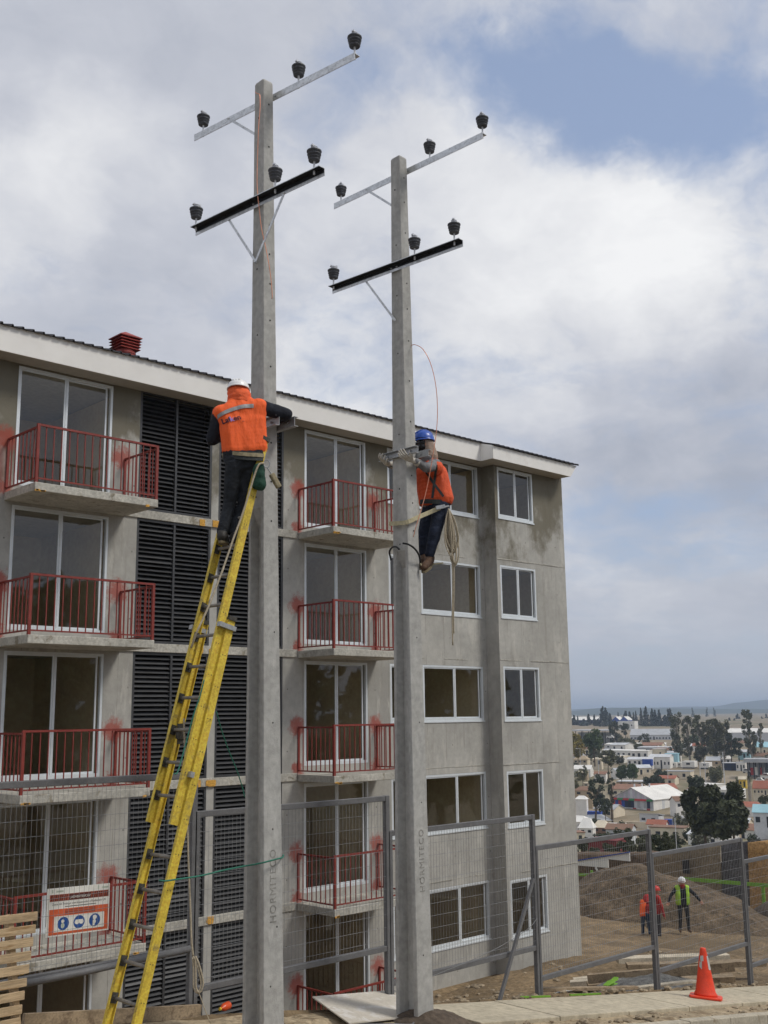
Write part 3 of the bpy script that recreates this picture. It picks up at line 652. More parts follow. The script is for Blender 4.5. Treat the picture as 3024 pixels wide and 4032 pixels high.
mb = MB(); mb.poly([(23.2, 17.0, 12.28), (23.2, 21.9, 14.05), (23.2, 26.6, 12.28)]); mb.poly([(2.05, 17.0, 12.28), (2.05, 21.9, 14.05), (2.05, 26.6, 12.28)]); obj('gable', mb, 'fascia_white', B)
# wet stains etc. are in the material; roof vent
V = thing('roof_vent', (11.15, 19.3, 13.2), 'red square louvred vent cowl on the dark roof', 'vent')
vb = MB(); c = (11.15, 19.3, 0); vb.lathe((c[0], c[1], 13.15), [(.215, 0), (.215, .36), (.225, .36), (.225, .40), (.20, .40), (.20, .60)], 20); obj('pipe', vb, 'vent_red', V)
for i in range(4):
    z = 13.60+i*.062; a = .235+.006*i
    m_ = MB(); m_.faces([(c[0]-a, c[1]-a, z), (c[0]+a, c[1]-a, z), (c[0]+a, c[1]+a, z), (c[0]-a, c[1]+a, z), (c[0]-a*.78, c[1]-a*.78, z+.05), (c[0]+a*.78, c[1]-a*.78, z+.05), (c[0]+a*.78, c[1]+a*.78, z+.05), (c[0]-a*.78, c[1]+a*.78, z+.05)],
                        [(0, 3, 2, 1), (4, 5, 6, 7), (0, 1, 5, 4), (1, 2, 6, 5), (2, 3, 7, 6), (3, 0, 4, 7)]); obj('blade', m_, 'vent_red', V)
m_ = MB(); a = .255; z = 13.85; m_.faces([(c[0]-a, c[1]-a, z), (c[0]+a, c[1]-a, z), (c[0]+a, c[1]+a, z), (c[0]-a, c[1]+a, z), (c[0]-a, c[1]-a, z+.02), (c[0]+a, c[1]-a, z+.02), (c[0]+a, c[1]+a, z+.02), (c[0]-a, c[1]+a, z+.02), (c[0], c[1], z+.17)],
        [(0, 3, 2, 1), (0, 1, 5, 4), (1, 2, 6, 5), (2, 3, 7, 6), (3, 0, 4, 7), (4, 5, 8), (5, 6, 8), (6, 7, 8), (7, 4, 8)]); obj('cap', m_, 'vent_red', V)

# ---------------------------------------------------------------- concrete power poles
def make_pole(px, py, zt, zb, groove, label, txt, lean=(0, 0)):
    P = thing('utility_pole', (px, py, zb), label, 'utility pole', 'concrete power poles')
    def hs(z):
        t = (zt-z)/(13.07-2.7); return .068+.060*t, .080+.094*t
    def ring(z):
        hx, hy = hs(z); c = .007; gd = .86*hx*sst(groove, groove-.22, z); gy = hy*.66; gi = hy*.44
        return [(px-hx+c, py-hy, z), (px+hx-c, py-hy, z), (px+hx, py-hy+c, z), (px+hx, py-gy, z), (px+hx-gd, py-gi, z), (px+hx-gd, py+gi, z), (px+hx, py+gy, z), (px+hx, py+hy-c, z),
                (px+hx-c, py+hy, z), (px-hx+c, py+hy, z), (px-hx, py+hy-c, z), (px-hx, py+gy, z), (px-hx+gd, py+gi, z), (px-hx+gd, py-gi, z), (px-hx, py-gy, z), (px-hx, py-hy+c, z)]
    mb = MB(); zs = [zb]+[zb+(groove-.32-zb)*i/14 for i in range(1, 15)]+[groove-.2, groove-.1, groove]+[groove+(zt-.025-groove)*i/14 for i in range(1, 15)]
    for z in zs: mb.v += ring(z)
    hx, hy = hs(zt); mb.v += [(px+(a[0]-px)*.86, py+(a[1]-py)*.86, zt) for a in ring(zt)]
    n = 16; m = len(zs)+1
    for i in range(m-1):
        for k in range(n): mb.f.append((i*n+k, i*n+(k+1) % n, (i+1)*n+(k+1) % n, (i+1)*n+k)); mb.mi.append(0)
    mb.f.append(tuple(range((m-1)*n, m*n))); mb.mi.append(0)
    def ln_(z): return lean[0]*(z-8.)/10., lean[1]*(z-8.)/10.
    mb.v = [(x+ln_(z)[0], y+ln_(z)[1], z) for x, y, z in mb.v]
    # slight chips along the arrises
    mb.v = [(x+.0025*noise.noise((x*9, y*9, z*5)), y+.0025*noise.noise((x*9, y*9, z*5+40)), z) for x, y, z in mb.v]
    obj('shaft', mb, 'pole_concrete', P)
    hb = MB(); z = zt-.30; i = 0
    def disc(face, z, dx, r=.0105):
        hx, hy = hs(z); pts = []
        for k in range(8):
            a = k*math.pi/4; u, v_ = r*math.cos(a)*random.uniform(.8, 1.2), r*1.1*math.sin(a)*random.uniform(.8, 1.2)
            q0, q1 = ln_(z); pts.append((px+q0+dx+u, py+q1-hy-.0025, z+v_) if face == 'y' else (px+q0-hx-.0025, py+q1+dx+u, z+v_))
        hb.poly(pts)
    while z > 7.7:
        disc('y', z, random.uniform(.0, .012)); 
        if i % 2 == 0: disc('x', z-.16, random.uniform(-.01, .01))
        z -= random.choice((.34, .42, .52)); i += 1
    for z in (6.9, 5.9, 5.0, 4.1, 3.4): disc('y', z+random.uniform(-.1, .1), random.uniform(-.05, .05), .008)
    tag(obj('bolt_holes', hb, 'pole_hole', P), kind='stuff')
    # cast lettering running up the street face
    cu = bpy.data.curves.new('lettering', 'FONT'); cu.body = txt; cu.size = .105; cu.extrude = .004; cu.space_character = 1.18
    to = bpy.data.objects.new('tmp', cu); col.objects.link(to); bpy.context.view_layer.update()
    me = bpy.data.meshes.new_from_object(to.evaluated_get(bpy.context.evaluated_depsgraph_get())); bpy.data.objects.remove(to)
    zl = 4.05; hx, hy = hs(zl+.4)
    for v in me.vertices:
        u, q, e_ = v.co; zz_ = zl+u; h2 = hs(zz_)[1]; q0, q1 = ln_(zz_); v.co = (-q+.035+q0, -h2-.001-e_*.6+q1, zz_)
    me.materials.append(MATS['letter']); o = bpy.data.objects.new('lettering', me); place(o, 'lettering', P, (px, py, 0))
    return P
mat('letter', (.275, .268, .245), .9, var=.3, scale=14)
mat('arm_under_dark', (.016, .018, .023), .5, var=.25, scale=20, c2=(.10, .11, .12), mask=(.62, .75))  # darkness under the lower arms' flanges put into the colour
P1 = (6.825, 8.885); P2 = (9.14, 9.09)
pole1 = make_pole(*P1, 13.07, 2.70, 8.15, 'nearer grey concrete power pole with the yellow ladder leaning on it', 'HORMITECO', (-.060, .047))
pole2 = make_pole(*P2, 13.09, 2.45, 7.95, 'farther grey concrete power pole with a looped copper wire, beside the fence', 'HORMITECO', (-.02, .022))
ins = MB(); ins.cur = 1
ins.tube([(0, 0, -.05), (0, 0, .10)], .011, 8); ins.lathe((0, 0, 0), [(.022, 0), (.022, .012)], 6)
ins.cur = 0
ins.lathe((0, 0, 0), [(.044, .100), (.057, .102), (.062, .114), (.056, .124), (.060, .128), (.068, .143), (.061, .152), (.065, .156), (.075, .173), (.068, .182), (.068, .187), (.080, .206), (.078, .218), (.046, .224), (.042, .232)], 20)
ins.cur = 1
ins.lathe((0, 0, 0), [(.036, .2325), (.038, .246), (.030, .250), (.030, .258), (.036, .262), (.030, .272)], 14)
ins.obox((.028, .012, .272), (.022, .004, .006), (-.003, .012, 0), (-.004, 0, .012)); ins.obox((-.028, -.008, .268), (.016, .0, -.004), (0, .014, 0), (.004, 0, .010))
ins_me = to_mesh(ins, 'insulator', ['insulator', 'insulator_top'], smooth=False)
def crossarm(P, pole, a, b, z, out, ys, zrot=None):
    """steel angle from a to b (xy), leg centre at z, flange towards out (+1 or -1 in x)"""
    a = Vector((*a, z)); b = Vector((*b, z)); d = (b-a).normalized(); nrm = Vector((d.y, -d.x, 0)).normalized()
    if nrm.x*out < 0: nrm = -nrm
    hh = .042; th = .004; fl = .088
    prof = [(0, -hh), (th*2, -hh), (th*2, hh-2*th), (fl, hh-2*th), (fl, hh), (0, hh)]
    mb = MB(); n = len(prof); vs = []
    for p in (a, b): vs += [p+nrm*u+Vector((0, 0, v_)) for u, v_ in prof]
    mb.faces(vs, [tuple(range(n)), tuple(reversed(range(n, 2*n)))]+[(i, (i+1) % n, (i+1) % n+n, i+n) for i in range(n)])
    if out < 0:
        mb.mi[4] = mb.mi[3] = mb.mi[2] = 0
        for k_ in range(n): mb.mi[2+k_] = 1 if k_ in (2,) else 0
        q = (a+b)/2+nrm*(2*th+.0012)+Vector((0, 0, .012)); mb.cur = 1; mb.obox(q, (b-a)*.498, nrm*.0008, Vector((0, 0, hh-.022))); mb.cur = 0  # thin dark strip continues the dark underside down the upper leg
    arm = obj('crossarm', mb, ['galv', 'arm_under_dark'], P, loc=(*pole, z))
    for y in ys:
        t = (y-a.y)/(b.y-a.y); p = a+(b-a)*t+nrm*.044+Vector((0, 0, hh)); inst('insulator', ins_me, arm, p, (0, 0, random.uniform(-.6, .6)))
    bo = MB()
    for dy in (-.045, .045):
        p = a+(b-a)*((pole[1]+dy-a.y)/(b.y-a.y)); s_ = -nrm if out > 0 else nrm
        bo.lathe((p.x+(.014 if out < 0 else -.0)*s_.x, p.y, p.z-.004), [(.013, 0), (.013, .012)], 6)
    obj('bolt', bo, 'galv_dull', arm)
    return arm
def brace(arm, p, q): 
    mb = MB(); mb.beam(p, q, .030, .006, (1, 0, .2)); mb.lathe((p[0]-.006, p[1], p[2]-.006), [(.012, 0), (.012, .012)], 6); mb.lathe((q[0]-.008, q[1], q[2]-.006), [(.012, 0), (.012, .012)], 6)
    return obj('brace', mb, 'galv', arm)
a1 = crossarm(pole1, P1, (6.738, 10.208), (7.05, 7.665), 12.922, +1, (10.098, 8.521, 7.70)); brace(a1, (6.800, 9.589, 12.93), (6.885, 8.97, 12.42))
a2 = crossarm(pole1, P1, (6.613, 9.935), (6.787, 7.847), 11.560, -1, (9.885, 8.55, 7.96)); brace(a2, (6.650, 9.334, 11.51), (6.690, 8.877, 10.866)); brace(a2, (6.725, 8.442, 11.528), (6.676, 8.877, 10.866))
a3 = crossarm(pole2, P2, (9.188, 10.436), (9.29, 7.818), 12.938, +1, (10.338, 8.705, 7.845)); brace(a3, (9.205, 9.799, 12.95), (9.235, 9.17, 12.42))
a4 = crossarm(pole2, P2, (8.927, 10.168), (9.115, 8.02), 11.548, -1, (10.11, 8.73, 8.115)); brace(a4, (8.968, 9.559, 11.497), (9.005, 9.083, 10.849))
def channel(P, x, y0, y1, z, h, out):
    th = .006; w_ = .05; s_ = out
    prof = [(0, -h/2), (s_*w_, -h/2), (s_*w_, -h/2+th), (s_*th, -h/2+th), (s_*th, h/2-th), (s_*w_, h/2-th), (s_*w_, h/2), (0, h/2)]
    mb = MB(); mb.prism([(x+u, z+v_) for u, v_ in prof], 'y', y0, y1)
    for yy in (y0+.12, y1-.12): mb.tube([(x-s_*.012, yy, z), (x+s_*.03, yy, z)], .012, 6)
    return obj('channel', mb, 'galv_dull', P)
channel(pole1, 6.725, 8.50, 9.30, 9.02, .105, -1); channel(pole1, 6.925, 8.50, 9.30, 9.05, .105, 1)
channel(pole2, 9.045, 8.76, 9.40, 9.14, .085, -1); channel(pole2, 9.235, 8.78, 9.42, 9.14, .085, 1)
# little paper labels and wire on the poles
lb = MB(); lb.box(6.83, 6.90, 8.7585, 8.7605, 7.70, 7.735); obj('label_tag', lb, 'sign_white', pole1)
lb = MB(); lb.box(9.16, 9.225, 8.963, 8.965, 7.22, 7.25); obj('label_tag', lb, 'sign_white', pole2)
def rope(name, pts, r, m, label, cat, n=6, close=False, parent=None):
    mb = MB(); mb.tube(spline(pts, 5), r, 6); o = obj(name, mb, m, parent, loc=pts[0] if parent is None else None, smooth=True)
    if parent is None: tag(o, label, cat)
    return o
rope('copper_wire', COPPER1, .0045, 'copper', 'thin copper wire running down the face of the nearer power pole', 'wire')
rope('copper_wire', COPPER2, .0045, 'copper', 'thin copper wire looping out beside the farther power pole above the blue helmet', 'wire')
rope('tie_rope', GREEN1, .006, 'rope_green', 'short green cord hanging between the ladder rungs', 'rope')
rope('tie_rope', GREEN2, .006, 'rope_green', 'green cord slanting from the upper ladder to the nearer pole', 'rope')
rope('tie_rope', GREEN3, .008, 'rope_green', 'green cord tying a low ladder rung to the nearer pole', 'rope')
rope('hand_line', ROPE_TAN1, .0095, 'rope_tan', 'tan rope slanting down from the belt of the climber on the ladder', 'rope')
hl = rope('hand_line', ROPE_TAN2, .0085, 'rope_tan', 'tan rope hanging straight behind the ladder with a knotted loop at its end', 'rope')
for dx in (0, .014): 
    mb = MB(); mb.tube(spline([(p[0]+dx, p[1]-dx, p[2]) for p in ROPE_LOOP], 4), .0085, 6); obj('loop', mb, 'rope_tan', hl, smooth=True)
mb = MB(); mb.tube(spline(ROPE_TAIL, 4), .004, 5); obj('tail', mb, 'rope_tan', hl, smooth=True)

# ---------------------------------------------------------------- extension ladder
LD = Vector((.2563, 0, .9666)); LN = Vector((-.9666, 0, .2563)); L0 = Vector((5.15, 0, 3.30))
LADDER = thing('extension_ladder', (5.15, 8.72, 3.25), 'yellow two-section extension ladder leaning against the nearer power pole', 'ladder')
def lp(z, y, off=0):
    p = L0+LD*((z-3.30)/.9666)+LN*off; return Vector((p.x, y, p.z))
def rail(z0, z1, y, off, inw, name='rail'):
    mb = MB(); a, b = lp(z0, y, off), lp(z1, y, off); c = (a+b)/2; hl_ = (b-a).length/2; Y = Vector((0, 1, 0))
    mb.obox(c, LD*hl_, LN*.041, Y*.004); 
    for sg in (-1, 1): mb.obox(c+LN*(sg*.038)+Y*(inw*.0175), LD*hl_, LN*.0032, Y*.0133)
    mb.obox(c+LN*.012-Y*(inw*.0046), LD*hl_, LN*.0045, Y*.0012)
    for i in range(int(hl_*2/.305)):     # rivets
        p = a+LD*(.16+.305*i)
        for u in (-.014, .014): mb.cur = 1; mb.obox(p+LN*u-Y*(inw*.0052), LD*.004, LN*.004, Y*.0012); mb.cur = 0
    obj(name, mb, ['ladder_yellow', 'ladder_dark'], LADDER)
    mb = MB(); mb.obox(b+LD*.018, LD*.02, LN*.043, Y*.02); obj('end_cap', mb, 'ladder_dark', LADDER)
YR, YL = 8.49, 8.935
rail(3.20, 6.93, YR-.012, -.03, 1); rail(3.20, 6.93, YL+.012, -.03, -1)
rail(5.06, 8.76, YR+.018, .052, 1); rail(5.06, 8.76, YL-.018, .052, -1)
def rung(z, off, y0, y1):
    a, b = lp(z, y0, off), lp(z, y1, off); mb = MB(); mb.tube([a+Vector((0, .02, 0)), b-Vector((0, .02, 0))], .0165, 10)
    r = obj('rung', mb, 'ladder_grey', LADDER, smooth=True)
    for p, sg in ((a, 1), (b, -1)):
        m_ = MB(); m_.obox(p+Vector((0, sg*.012, 0)), LD*.045, LN*.030, Vector((0, .006, 0))); m_.tube([p+Vector((0, sg*.02, 0)), p+Vector((0, sg*.05, 0))], .022, 10)
        obj('socket', m_, 'ladder_dark', r)
z = 3.62
while z < 5.0: rung(z, -.03, YR, YL); z += .295
z = 5.30
while z < 8.75: rung(z, .052, YR+.02, YL-.02); z += .295
for y in (YR-.012, YL+.012):
    m_ = MB(); p = lp(6.86, y, .01); m_.obox(p, LD*.022, LN*.096, Vector((0, .028, 0))); obj('guide_bracket', m_, 'galv_dull', LADDER)
    p = lp(5.5, y, .02); m_ = MB(); m_.obox(p, LD*.025, LN*.02, Vector((0, .028, 0))); obj('guide_bracket', m_, 'galv_dull', LADDER)
m_ = MB(); p = lp(5.86, (YR+YL)/2+.13, .0); m_.lathe(p, [(.01, -.05), (.04, -.04), (.045, .0), (.04, .04), (.01, .05)], 10); m_.beam(p+Vector((0, 0, -.09)), p+Vector((0, 0, .1)), .03, .05); obj('rung_lock', m_, 'ladder_dark', LADDER)

# ---------------------------------------------------------------- people
bm_ = bmesh.new(); bmesh.ops.create_icosphere(bm_, subdivisions=2, radius=1); ICO = [v.co.copy() for v in bm_.verts]; bm_.free()
def hull_mesh(caps):
    bm = bmesh.new()
    for (p, r1_, q, r2_, *_) in caps:
        p = Vector(p); q = Vector(q); vs = [bm.verts.new(p+d*r1_) for d in ICO]+[bm.verts.new(q+d*r2_) for d in ICO]
        res = bmesh.ops.convex_hull(bm, input=vs)
        bmesh.ops.delete(bm, geom=list({g_ for g_ in res['geom_interior'] if isinstance(g_, bmesh.types.BMVert)}), context='VERTS')
    me = bpy.data.meshes.new('hull'); bm.to_mesh(me); bm.free(); return me
def skin(name, caps, voxel, mats, parent=None, loc=None, it=6, fold=0, fsc=12, cut=None, fdir=(1, 1, 1)):
    """one continuous surface grown round a set of rounded cones; each face takes the material of the cone it lies on"""
    me = hull_mesh(caps); t = bpy.data.objects.new('tmp', me); col.objects.link(t)
    m = t.modifiers.new('r', 'REMESH'); m.mode = 'VOXEL'; m.voxel_size = voxel; m.use_smooth_shade = True
    if it: s_ = t.modifiers.new('s', 'SMOOTH'); s_.factor = .5; s_.iterations = it
    bpy.context.view_layer.update()
    out = bpy.data.meshes.new_from_object(t.evaluated_get(bpy.context.evaluated_depsgraph_get())); bpy.data.objects.remove(t)
    out.name = name
    if fold:
        nrm_ = [v.normal.copy() for v in out.vertices]
        for v in out.vertices:
            c = v.co; q = Vector((c.x*fdir[0], c.y*fdir[1], c.z*fdir[2]))
            n_ = noise.noise(q*fsc)+.5*noise.noise(q*fsc*2.3); ridge = (1-abs(noise.noise(q*fsc*.8+Vector((5, 5, 5))))*2)
            v.co = c+nrm_[v.index]*fold*(n_*.7+ridge*.5)
    out.materials.clear()
    for mm in mats: out.materials.append(MATS[mm])
    cc = [(Vector(p), r1_, Vector(q), r2_, mi) for p, r1_, q, r2_, mi in caps]
    for f in out.polygons:
        c = f.center; best = (1e9, 0)
        for p, r1_, q, r2_, mi in cc:
            d = q-p; L2 = d.length_squared; tt = max(0, min(1, (c-p).dot(d)/L2)) if L2 > 0 else 0
            e_ = (c-(p+d*tt)).length-(r1_+(r2_-r1_)*tt)
            if e_ < best[0]: best = (e_, mi)
        f.material_index = best[1]; f.use_smooth = True
    loc = Vector(loc) if loc is not None else WP[parent.name]
    for v in out.vertices: v.co = v.co-loc
    if cut:
        bm = bmesh.new(); bm.from_mesh(out); bmesh.ops.delete(bm, geom=[v for v in bm.verts if cut(v.co+loc)], context='VERTS'); bm.to_mesh(out); bm.free()
    o = bpy.data.objects.new(name, out); place(o, name, parent, loc); return o
def V(p): return Vector(p)
def L(a, b, t): return V(a)*(1-t)+V(b)*t
def helmet(name, c, upv, fwdv, r, m, parent, dome=.98):
    upv = V(upv).normalized(); fwdv = (V(fwdv)-upv*V(fwdv).dot(upv)).normalized(); sd = upv.cross(fwdv)
    mb = MB(); n = 20; rows = 7
    for i in range(rows):
        a = (math.pi/2)*i/(rows-1)*.97; rr = r*math.cos(a); hz = r*dome*math.sin(a)
        for k in range(n):
            t = 2*math.pi*k/n; mb.v.append(V(c)+fwdv*(rr*1.12*math.cos(t))+sd*(rr*math.sin(t))+upv*hz)
    for i in range(rows-1):
        for k in range(n): mb.f.append((i*n+k, i*n+(k+1) % n, (i+1)*n+(k+1) % n, (i+1)*n+k)); mb.mi.append(0)
    mb.f.append(tuple((rows-1)*n+k for k in range(n))); mb.mi.append(0)
    b0 = len(mb.v)
    for rr, hz in ((1.0, 0), (1.06, -.012), (1.06, -.018), (.96, -.018)):
        for k in range(n):
            t = 2*math.pi*k/n; ex = 1+.16*max(0, math.cos(t))**3; mb.v.append(V(c)+fwdv*(r*rr*1.12*ex*math.cos(t))+sd*(r*rr*math.sin(t))+upv*(hz-.02*max(0, math.cos(t))))
    for i in range(3):
        for k in range(n): mb.f.append((b0+i*n+k, b0+i*n+(k+1) % n, b0+(i+1)*n+(k+1) % n, b0+(i+1)*n+k)); mb.mi.append(0)
    for u in (-.03, 0, .03):   # crown ridges
        pts = [V(c)+fwdv*(r*1.13*math.cos(a))+sd*u+upv*(r*(dome+.005)*math.sin(a)) for a in [R(35+11*j) for j in range(11)]]; mb.tube(pts, .006, 5)
    return obj(name, mb, m, parent, smooth=True)
def hand_caps(wr, hd, curl, spread, s=1.0):
    """palm and five bent fingers; hd is the middle of the palm, curl the direction the fingers close towards"""
    wr, hd, curl = V(wr), V(hd), V(curl).normalized(); d = (hd-wr).normalized(); sd = d.cross(curl).normalized()*spread
    caps = [(wr+d*.01, .026*s, hd-d*.02, .033*s, 0)]
    kn = hd+d*.035*s
    for i, (o_, ln) in enumerate(((-.042, .066), (-.014, .078), (.014, .074), (.041, .056))):
        b0 = kn+sd*o_*s; caps.append((hd-d*.02+sd*o_*.62*s, .021*s, b0-d*.006*s, .0135*s, 0))
        m1 = b0+d*ln*.58*s+curl*ln*.22*s+sd*o_*.30*s; t1 = m1+d*ln*.18*s+curl*ln*.55*s
        caps.append((b0, .0115*s, m1, .0105*s, 0)); caps.append((m1, .0105*s, t1, .0090*s, 0))
    b0 = hd-d*.03-sd*.030*s; m1 = b0+(-sd*.032+d*.022+curl*.014)*s; t1 = m1+(d*.028-sd*.004+curl*.018)*s
    caps += [(b0, .017*s, m1, .0125*s, 0), (m1, .0125*s, t1, .0095*s, 0)]
    return caps

# --- climber on the ladder
w_ = {k_: V(v) for k_, v in W1.items()}
NV, TR, BT, SK, SO = 0, 1, 2, 3, 4
def between(a, b, c, d, r, n, mi):
    """rounded sheet between the lines a-b and c-d"""
    return [(L(a, c, i/n), r, L(b, d, i/n), r, mi) for i in range(n+1)]
caps = [(w_['head2'], .095, w_['head'], .098, SK), (w_['head'], .07, w_['neck'], .075, NV)]
caps += between(w_['shL'], w_['shR'], w_['ch1'], w_['ch2'], .072, 3, NV)+between(w_['ch1'], w_['ch2'], w_['w1'], w_['w2'], .080, 5, NV)
caps += between(w_['w1'], w_['w2'], w_['hp1'], w_['hp2'], .094, 2, TR)+[(L(w_['hp1'], w_['hp2'], .35), .11, L(w_['hipL'], w_['hipR'], .2), .105, TR), (L(w_['hp1'], w_['hp2'], .65), .11, L(w_['hipL'], w_['hipR'], .8), .105, TR)]
caps += [(w_['shR'], .080, w_['elR'], .066, NV), (w_['elR'], .066, w_['wrR'], .046, NV), (w_['shL'], .080, w_['elL'], .066, NV), (w_['elL'], .066, w_['wrL'], .046, NV),
        (w_['hipL'], .094, w_['knL'], .064, TR), (w_['knL'], .064, w_['anL'], .060, TR), (w_['hipR'], .094, w_['knR'], .064, TR), (w_['knR'], .064, w_['anR'], .060, TR),
        (w_['anL'], .050, w_['heL'], .040, BT), (w_['anR'], .050, w_['heR'], .040, BT), (w_['heL'], .036, w_['toL'], .03, BT), (w_['heR'], .036, w_['toR'], .03, BT)]
caps += [(a, r1_, b, r2_, SK) for a, r1_, b, r2_, _ in hand_caps(w_['wrR'], w_['hdR'], (-1, .4, .1), 1)+hand_caps(w_['wrL'], w_['hdL'], (.6, -1, .2), 1)]
man1 = skin('person', caps, .0105, ['navy_cloth', 'trouser_dark', 'boot_black', 'skin', 'boot_sole'], loc=w_['heL'], it=5, fold=.0065, fsc=15, fdir=(1, 1, .8))
tag(man1, 'worker in orange vest and white helmet standing on the yellow ladder, seen from behind', 'person')
def boot(an, he, to, m, parent, s_=1.0):
    """work boot with a shaft, heel, toe cap and a paler sole"""
    an, he, to = V(an), V(he), V(to); d = (to-he).normalized(); upb = (an-he); upb = (upb-d*upb.dot(d)).normalized()
    o_ = skin('boot', [(L(an, he, .45), .054*s_, he+upb*.012, .050*s_, 0), (he+upb*.01, .050*s_, to-d*.03+upb*.005, .046*s_, 0), (to-d*.03, .046*s_, to, .040*s_, 0), (L(an, he, .6), .05*s_, L(he, to, .4)+upb*.02, .048*s_, 0)], .009, [m], parent, it=3, fold=.003, fsc=20)
    sd = d.cross(upb).normalized(); mb = MB(); n = 16; ring = []
    for k in range(n):
        t = 2*math.pi*k/n; u = math.cos(t); ring.append(((he+to)/2+d*(u*((to-he).length/2+.048*s_))+sd*(math.sin(t)*(.048+.006*u)*s_)))
    lo = [q-upb*.052*s_ for q in ring]; hi = [q-upb*.030*s_ for q in ring]
    mb.faces(lo+hi, [tuple(range(n)), tuple(reversed(range(n, 2*n)))]+[(k, (k+1) % n, (k+1) % n+n, k+n) for k in range(n)]); obj('sole', mb, 'boot_sole', o_)
boot(w_['anL'], w_['heL'], w_['toL'], 'boot_black', man1); boot(w_['anR'], w_['heR'], w_['toR'], 'boot_black', man1)
vc = between(w_['shL'], w_['shR'], w_['ch1'], w_['ch2'], .084, 4, 0)+between(w_['ch1'], w_['ch2'], w_['w1'], w_['w2'], .096, 7, 0)+[(w_['neck'], .075, L(w_['shL'], w_['shR'], .2), .088, 0), (w_['neck'], .075, L(w_['shL'], w_['shR'], .8), .088, 0), (w_['neck']+V((0, 0, .01)), .085, L(w_['shL'], w_['shR'], .5), .10, 0)]
zhem = min(w_['w1'].z, w_['w2'].z)-.045
vest1 = skin('vest', vc, .0095, ['vest_orange'], man1, it=8, fold=.008, fsc=7.5, cut=lambda c: c.z < zhem+.02*noise.noise(c*6), fdir=(1.6, 1.6, .7))
vest1_nv = len(vest1.data.vertices)
so = vest1.modifiers.new('solid', 'SOLIDIFY'); so.thickness = .006; so.offset = 1
skin('hood', [(w_['head2']+V((0, 0, -.02)), .112, w_['head'], .118, 0), (w_['head'], .118, w_['neck'], .122, 0), (w_['neck']+V((0, 0, .02)), .124, w_['neck']+V((0, 0, -.03)), .128, 0)], .0095, ['hood_orange'], man1, it=4, fold=.010, fsc=14, fdir=(.5, .5, 2.2))
helmet('helmet', w_['head2']+V((0, .0, .028)), (.06, .10, 1), (.75, .65, -.1), .112, 'helmet_white', man1, .80)
vd = (w_['ch1']-V((0, 0, 6.0))); vd.z = 0; vd.normalize()           # from the street towards his back
bvh = BVHTree.FromObject(vest1, bpy.context.evaluated_depsgraph_get())
side_ = V((vd.y, -vd.x, 0))
def on_back(o_, u, v_, tilt, lift):
    c_, s_ = math.cos(tilt), math.sin(tilt); p = V(o_)+side_*(u*c_-v_*s_)+V((0, 0, 1))*(u*s_+v_*c_)-vd*.5-WP[vest1.name]
    h, n_, _, _ = bvh.ray_cast(p, vd); 
    return (h-vd*lift if h is not None else p+vd*.4)+WP[vest1.name]
def decal(name, verts, faces, m, parent, o_, tilt, lift=.010):
    mb = MB(); mb.v = [on_back(o_, u, v_, tilt, lift) for u, v_ in verts]; mb.f = faces; mb.mi = [0]*len(faces); return obj(name, mb, m, parent)
def text_mesh(body, size, shear=0, bold=0):
    cu = bpy.data.curves.new('t', 'FONT'); cu.body = body; cu.size = size; cu.offset = bold; cu.shear = shear; cu.resolution_u = 3; to = bpy.data.objects.new('tmp', cu); col.objects.link(to); bpy.context.view_layer.update()
    me = bpy.data.meshes.new_from_object(to.evaluated_get(bpy.context.evaluated_depsgraph_get())); bpy.data.objects.remove(to)
    r = ([(v.co.x, v.co.y) for v in me.vertices], [tuple(p.vertices) for p in me.polygons]); bpy.data.meshes.remove(me); return r
st1, st2 = w_['st1'], w_['st2']; ln = (st2-st1); lu = ln.dot(side_); lv = ln.z; N = 22
vs = []; 
for i in range(N+1):
    t = i/N; 
    for h_ in (-.021, -.007, .007, .021): vs.append((lu*t, lv*(1-(1-t)**1.7)+h_))
fs = [(i*4+j, i*4+4+j, i*4+5+j, i*4+1+j) for i in range(N) for j in range(3)]
decal('reflective_band', vs, fs, 'reflect_grey', vest1, st1, 0)
tx = w_['txt']-side_*.112-V((0, 0, .045))
for body, m, u0 in (('Laf', 'text_navy', 0), ('k', 'text_blue', .088), ('en', 'text_navy', .125)):
    tv, tf = text_mesh(body, .078, bold=.0016); tv = [(a*1.0+u0, b) for a, b in tv]; decal('lettering', tv, tf, m, vest1, tx, R(19))
tv, tf = text_mesh('s.a.', .022); decal('lettering', [(a+.20, b-.012) for a, b in tv], tf, 'text_navy', vest1, tx, R(14))
bp = L(w_['hp1'], w_['hp2'], .5)+V((0, 0, .03))
def belt(name, c, rx, ry, ang, z0, h_, m, parent, th=.008):
    mb = MB(); n = 28
    for hz in (-h_/2, h_/2):
        for rr in (0, th):
            for k in range(n):
                t = 2*math.pi*k/n; u, v_ = (rx+rr)*math.cos(t), (ry+rr)*math.sin(t); mb.v.append((c[0]+u*math.cos(ang)-v_*math.sin(ang), c[1]+u*math.sin(ang)+v_*math.cos(ang), c[2]+z0+hz+.012*math.sin(t*2+1)))
    for k in range(n):
        k2 = (k+1) % n; mb.f += [(n+k, n+k2, 3*n+k2, 3*n+k), (k, 2*n+k, 2*n+k2, k2), (2*n+k, 3*n+k, 3*n+k2, 2*n+k2), (k, k2, n+k2, n+k)]; mb.mi += [0]*4
    return obj(name, mb, m, parent, smooth=False)
ang = math.atan2(side_.y, side_.x)
belt('lumbar_belt', bp, .196, .135, ang, -.025, .085, 'belt_dark', man1); belt('tool_belt', bp, .202, .142, ang, -.012, .038, 'belt', man1)
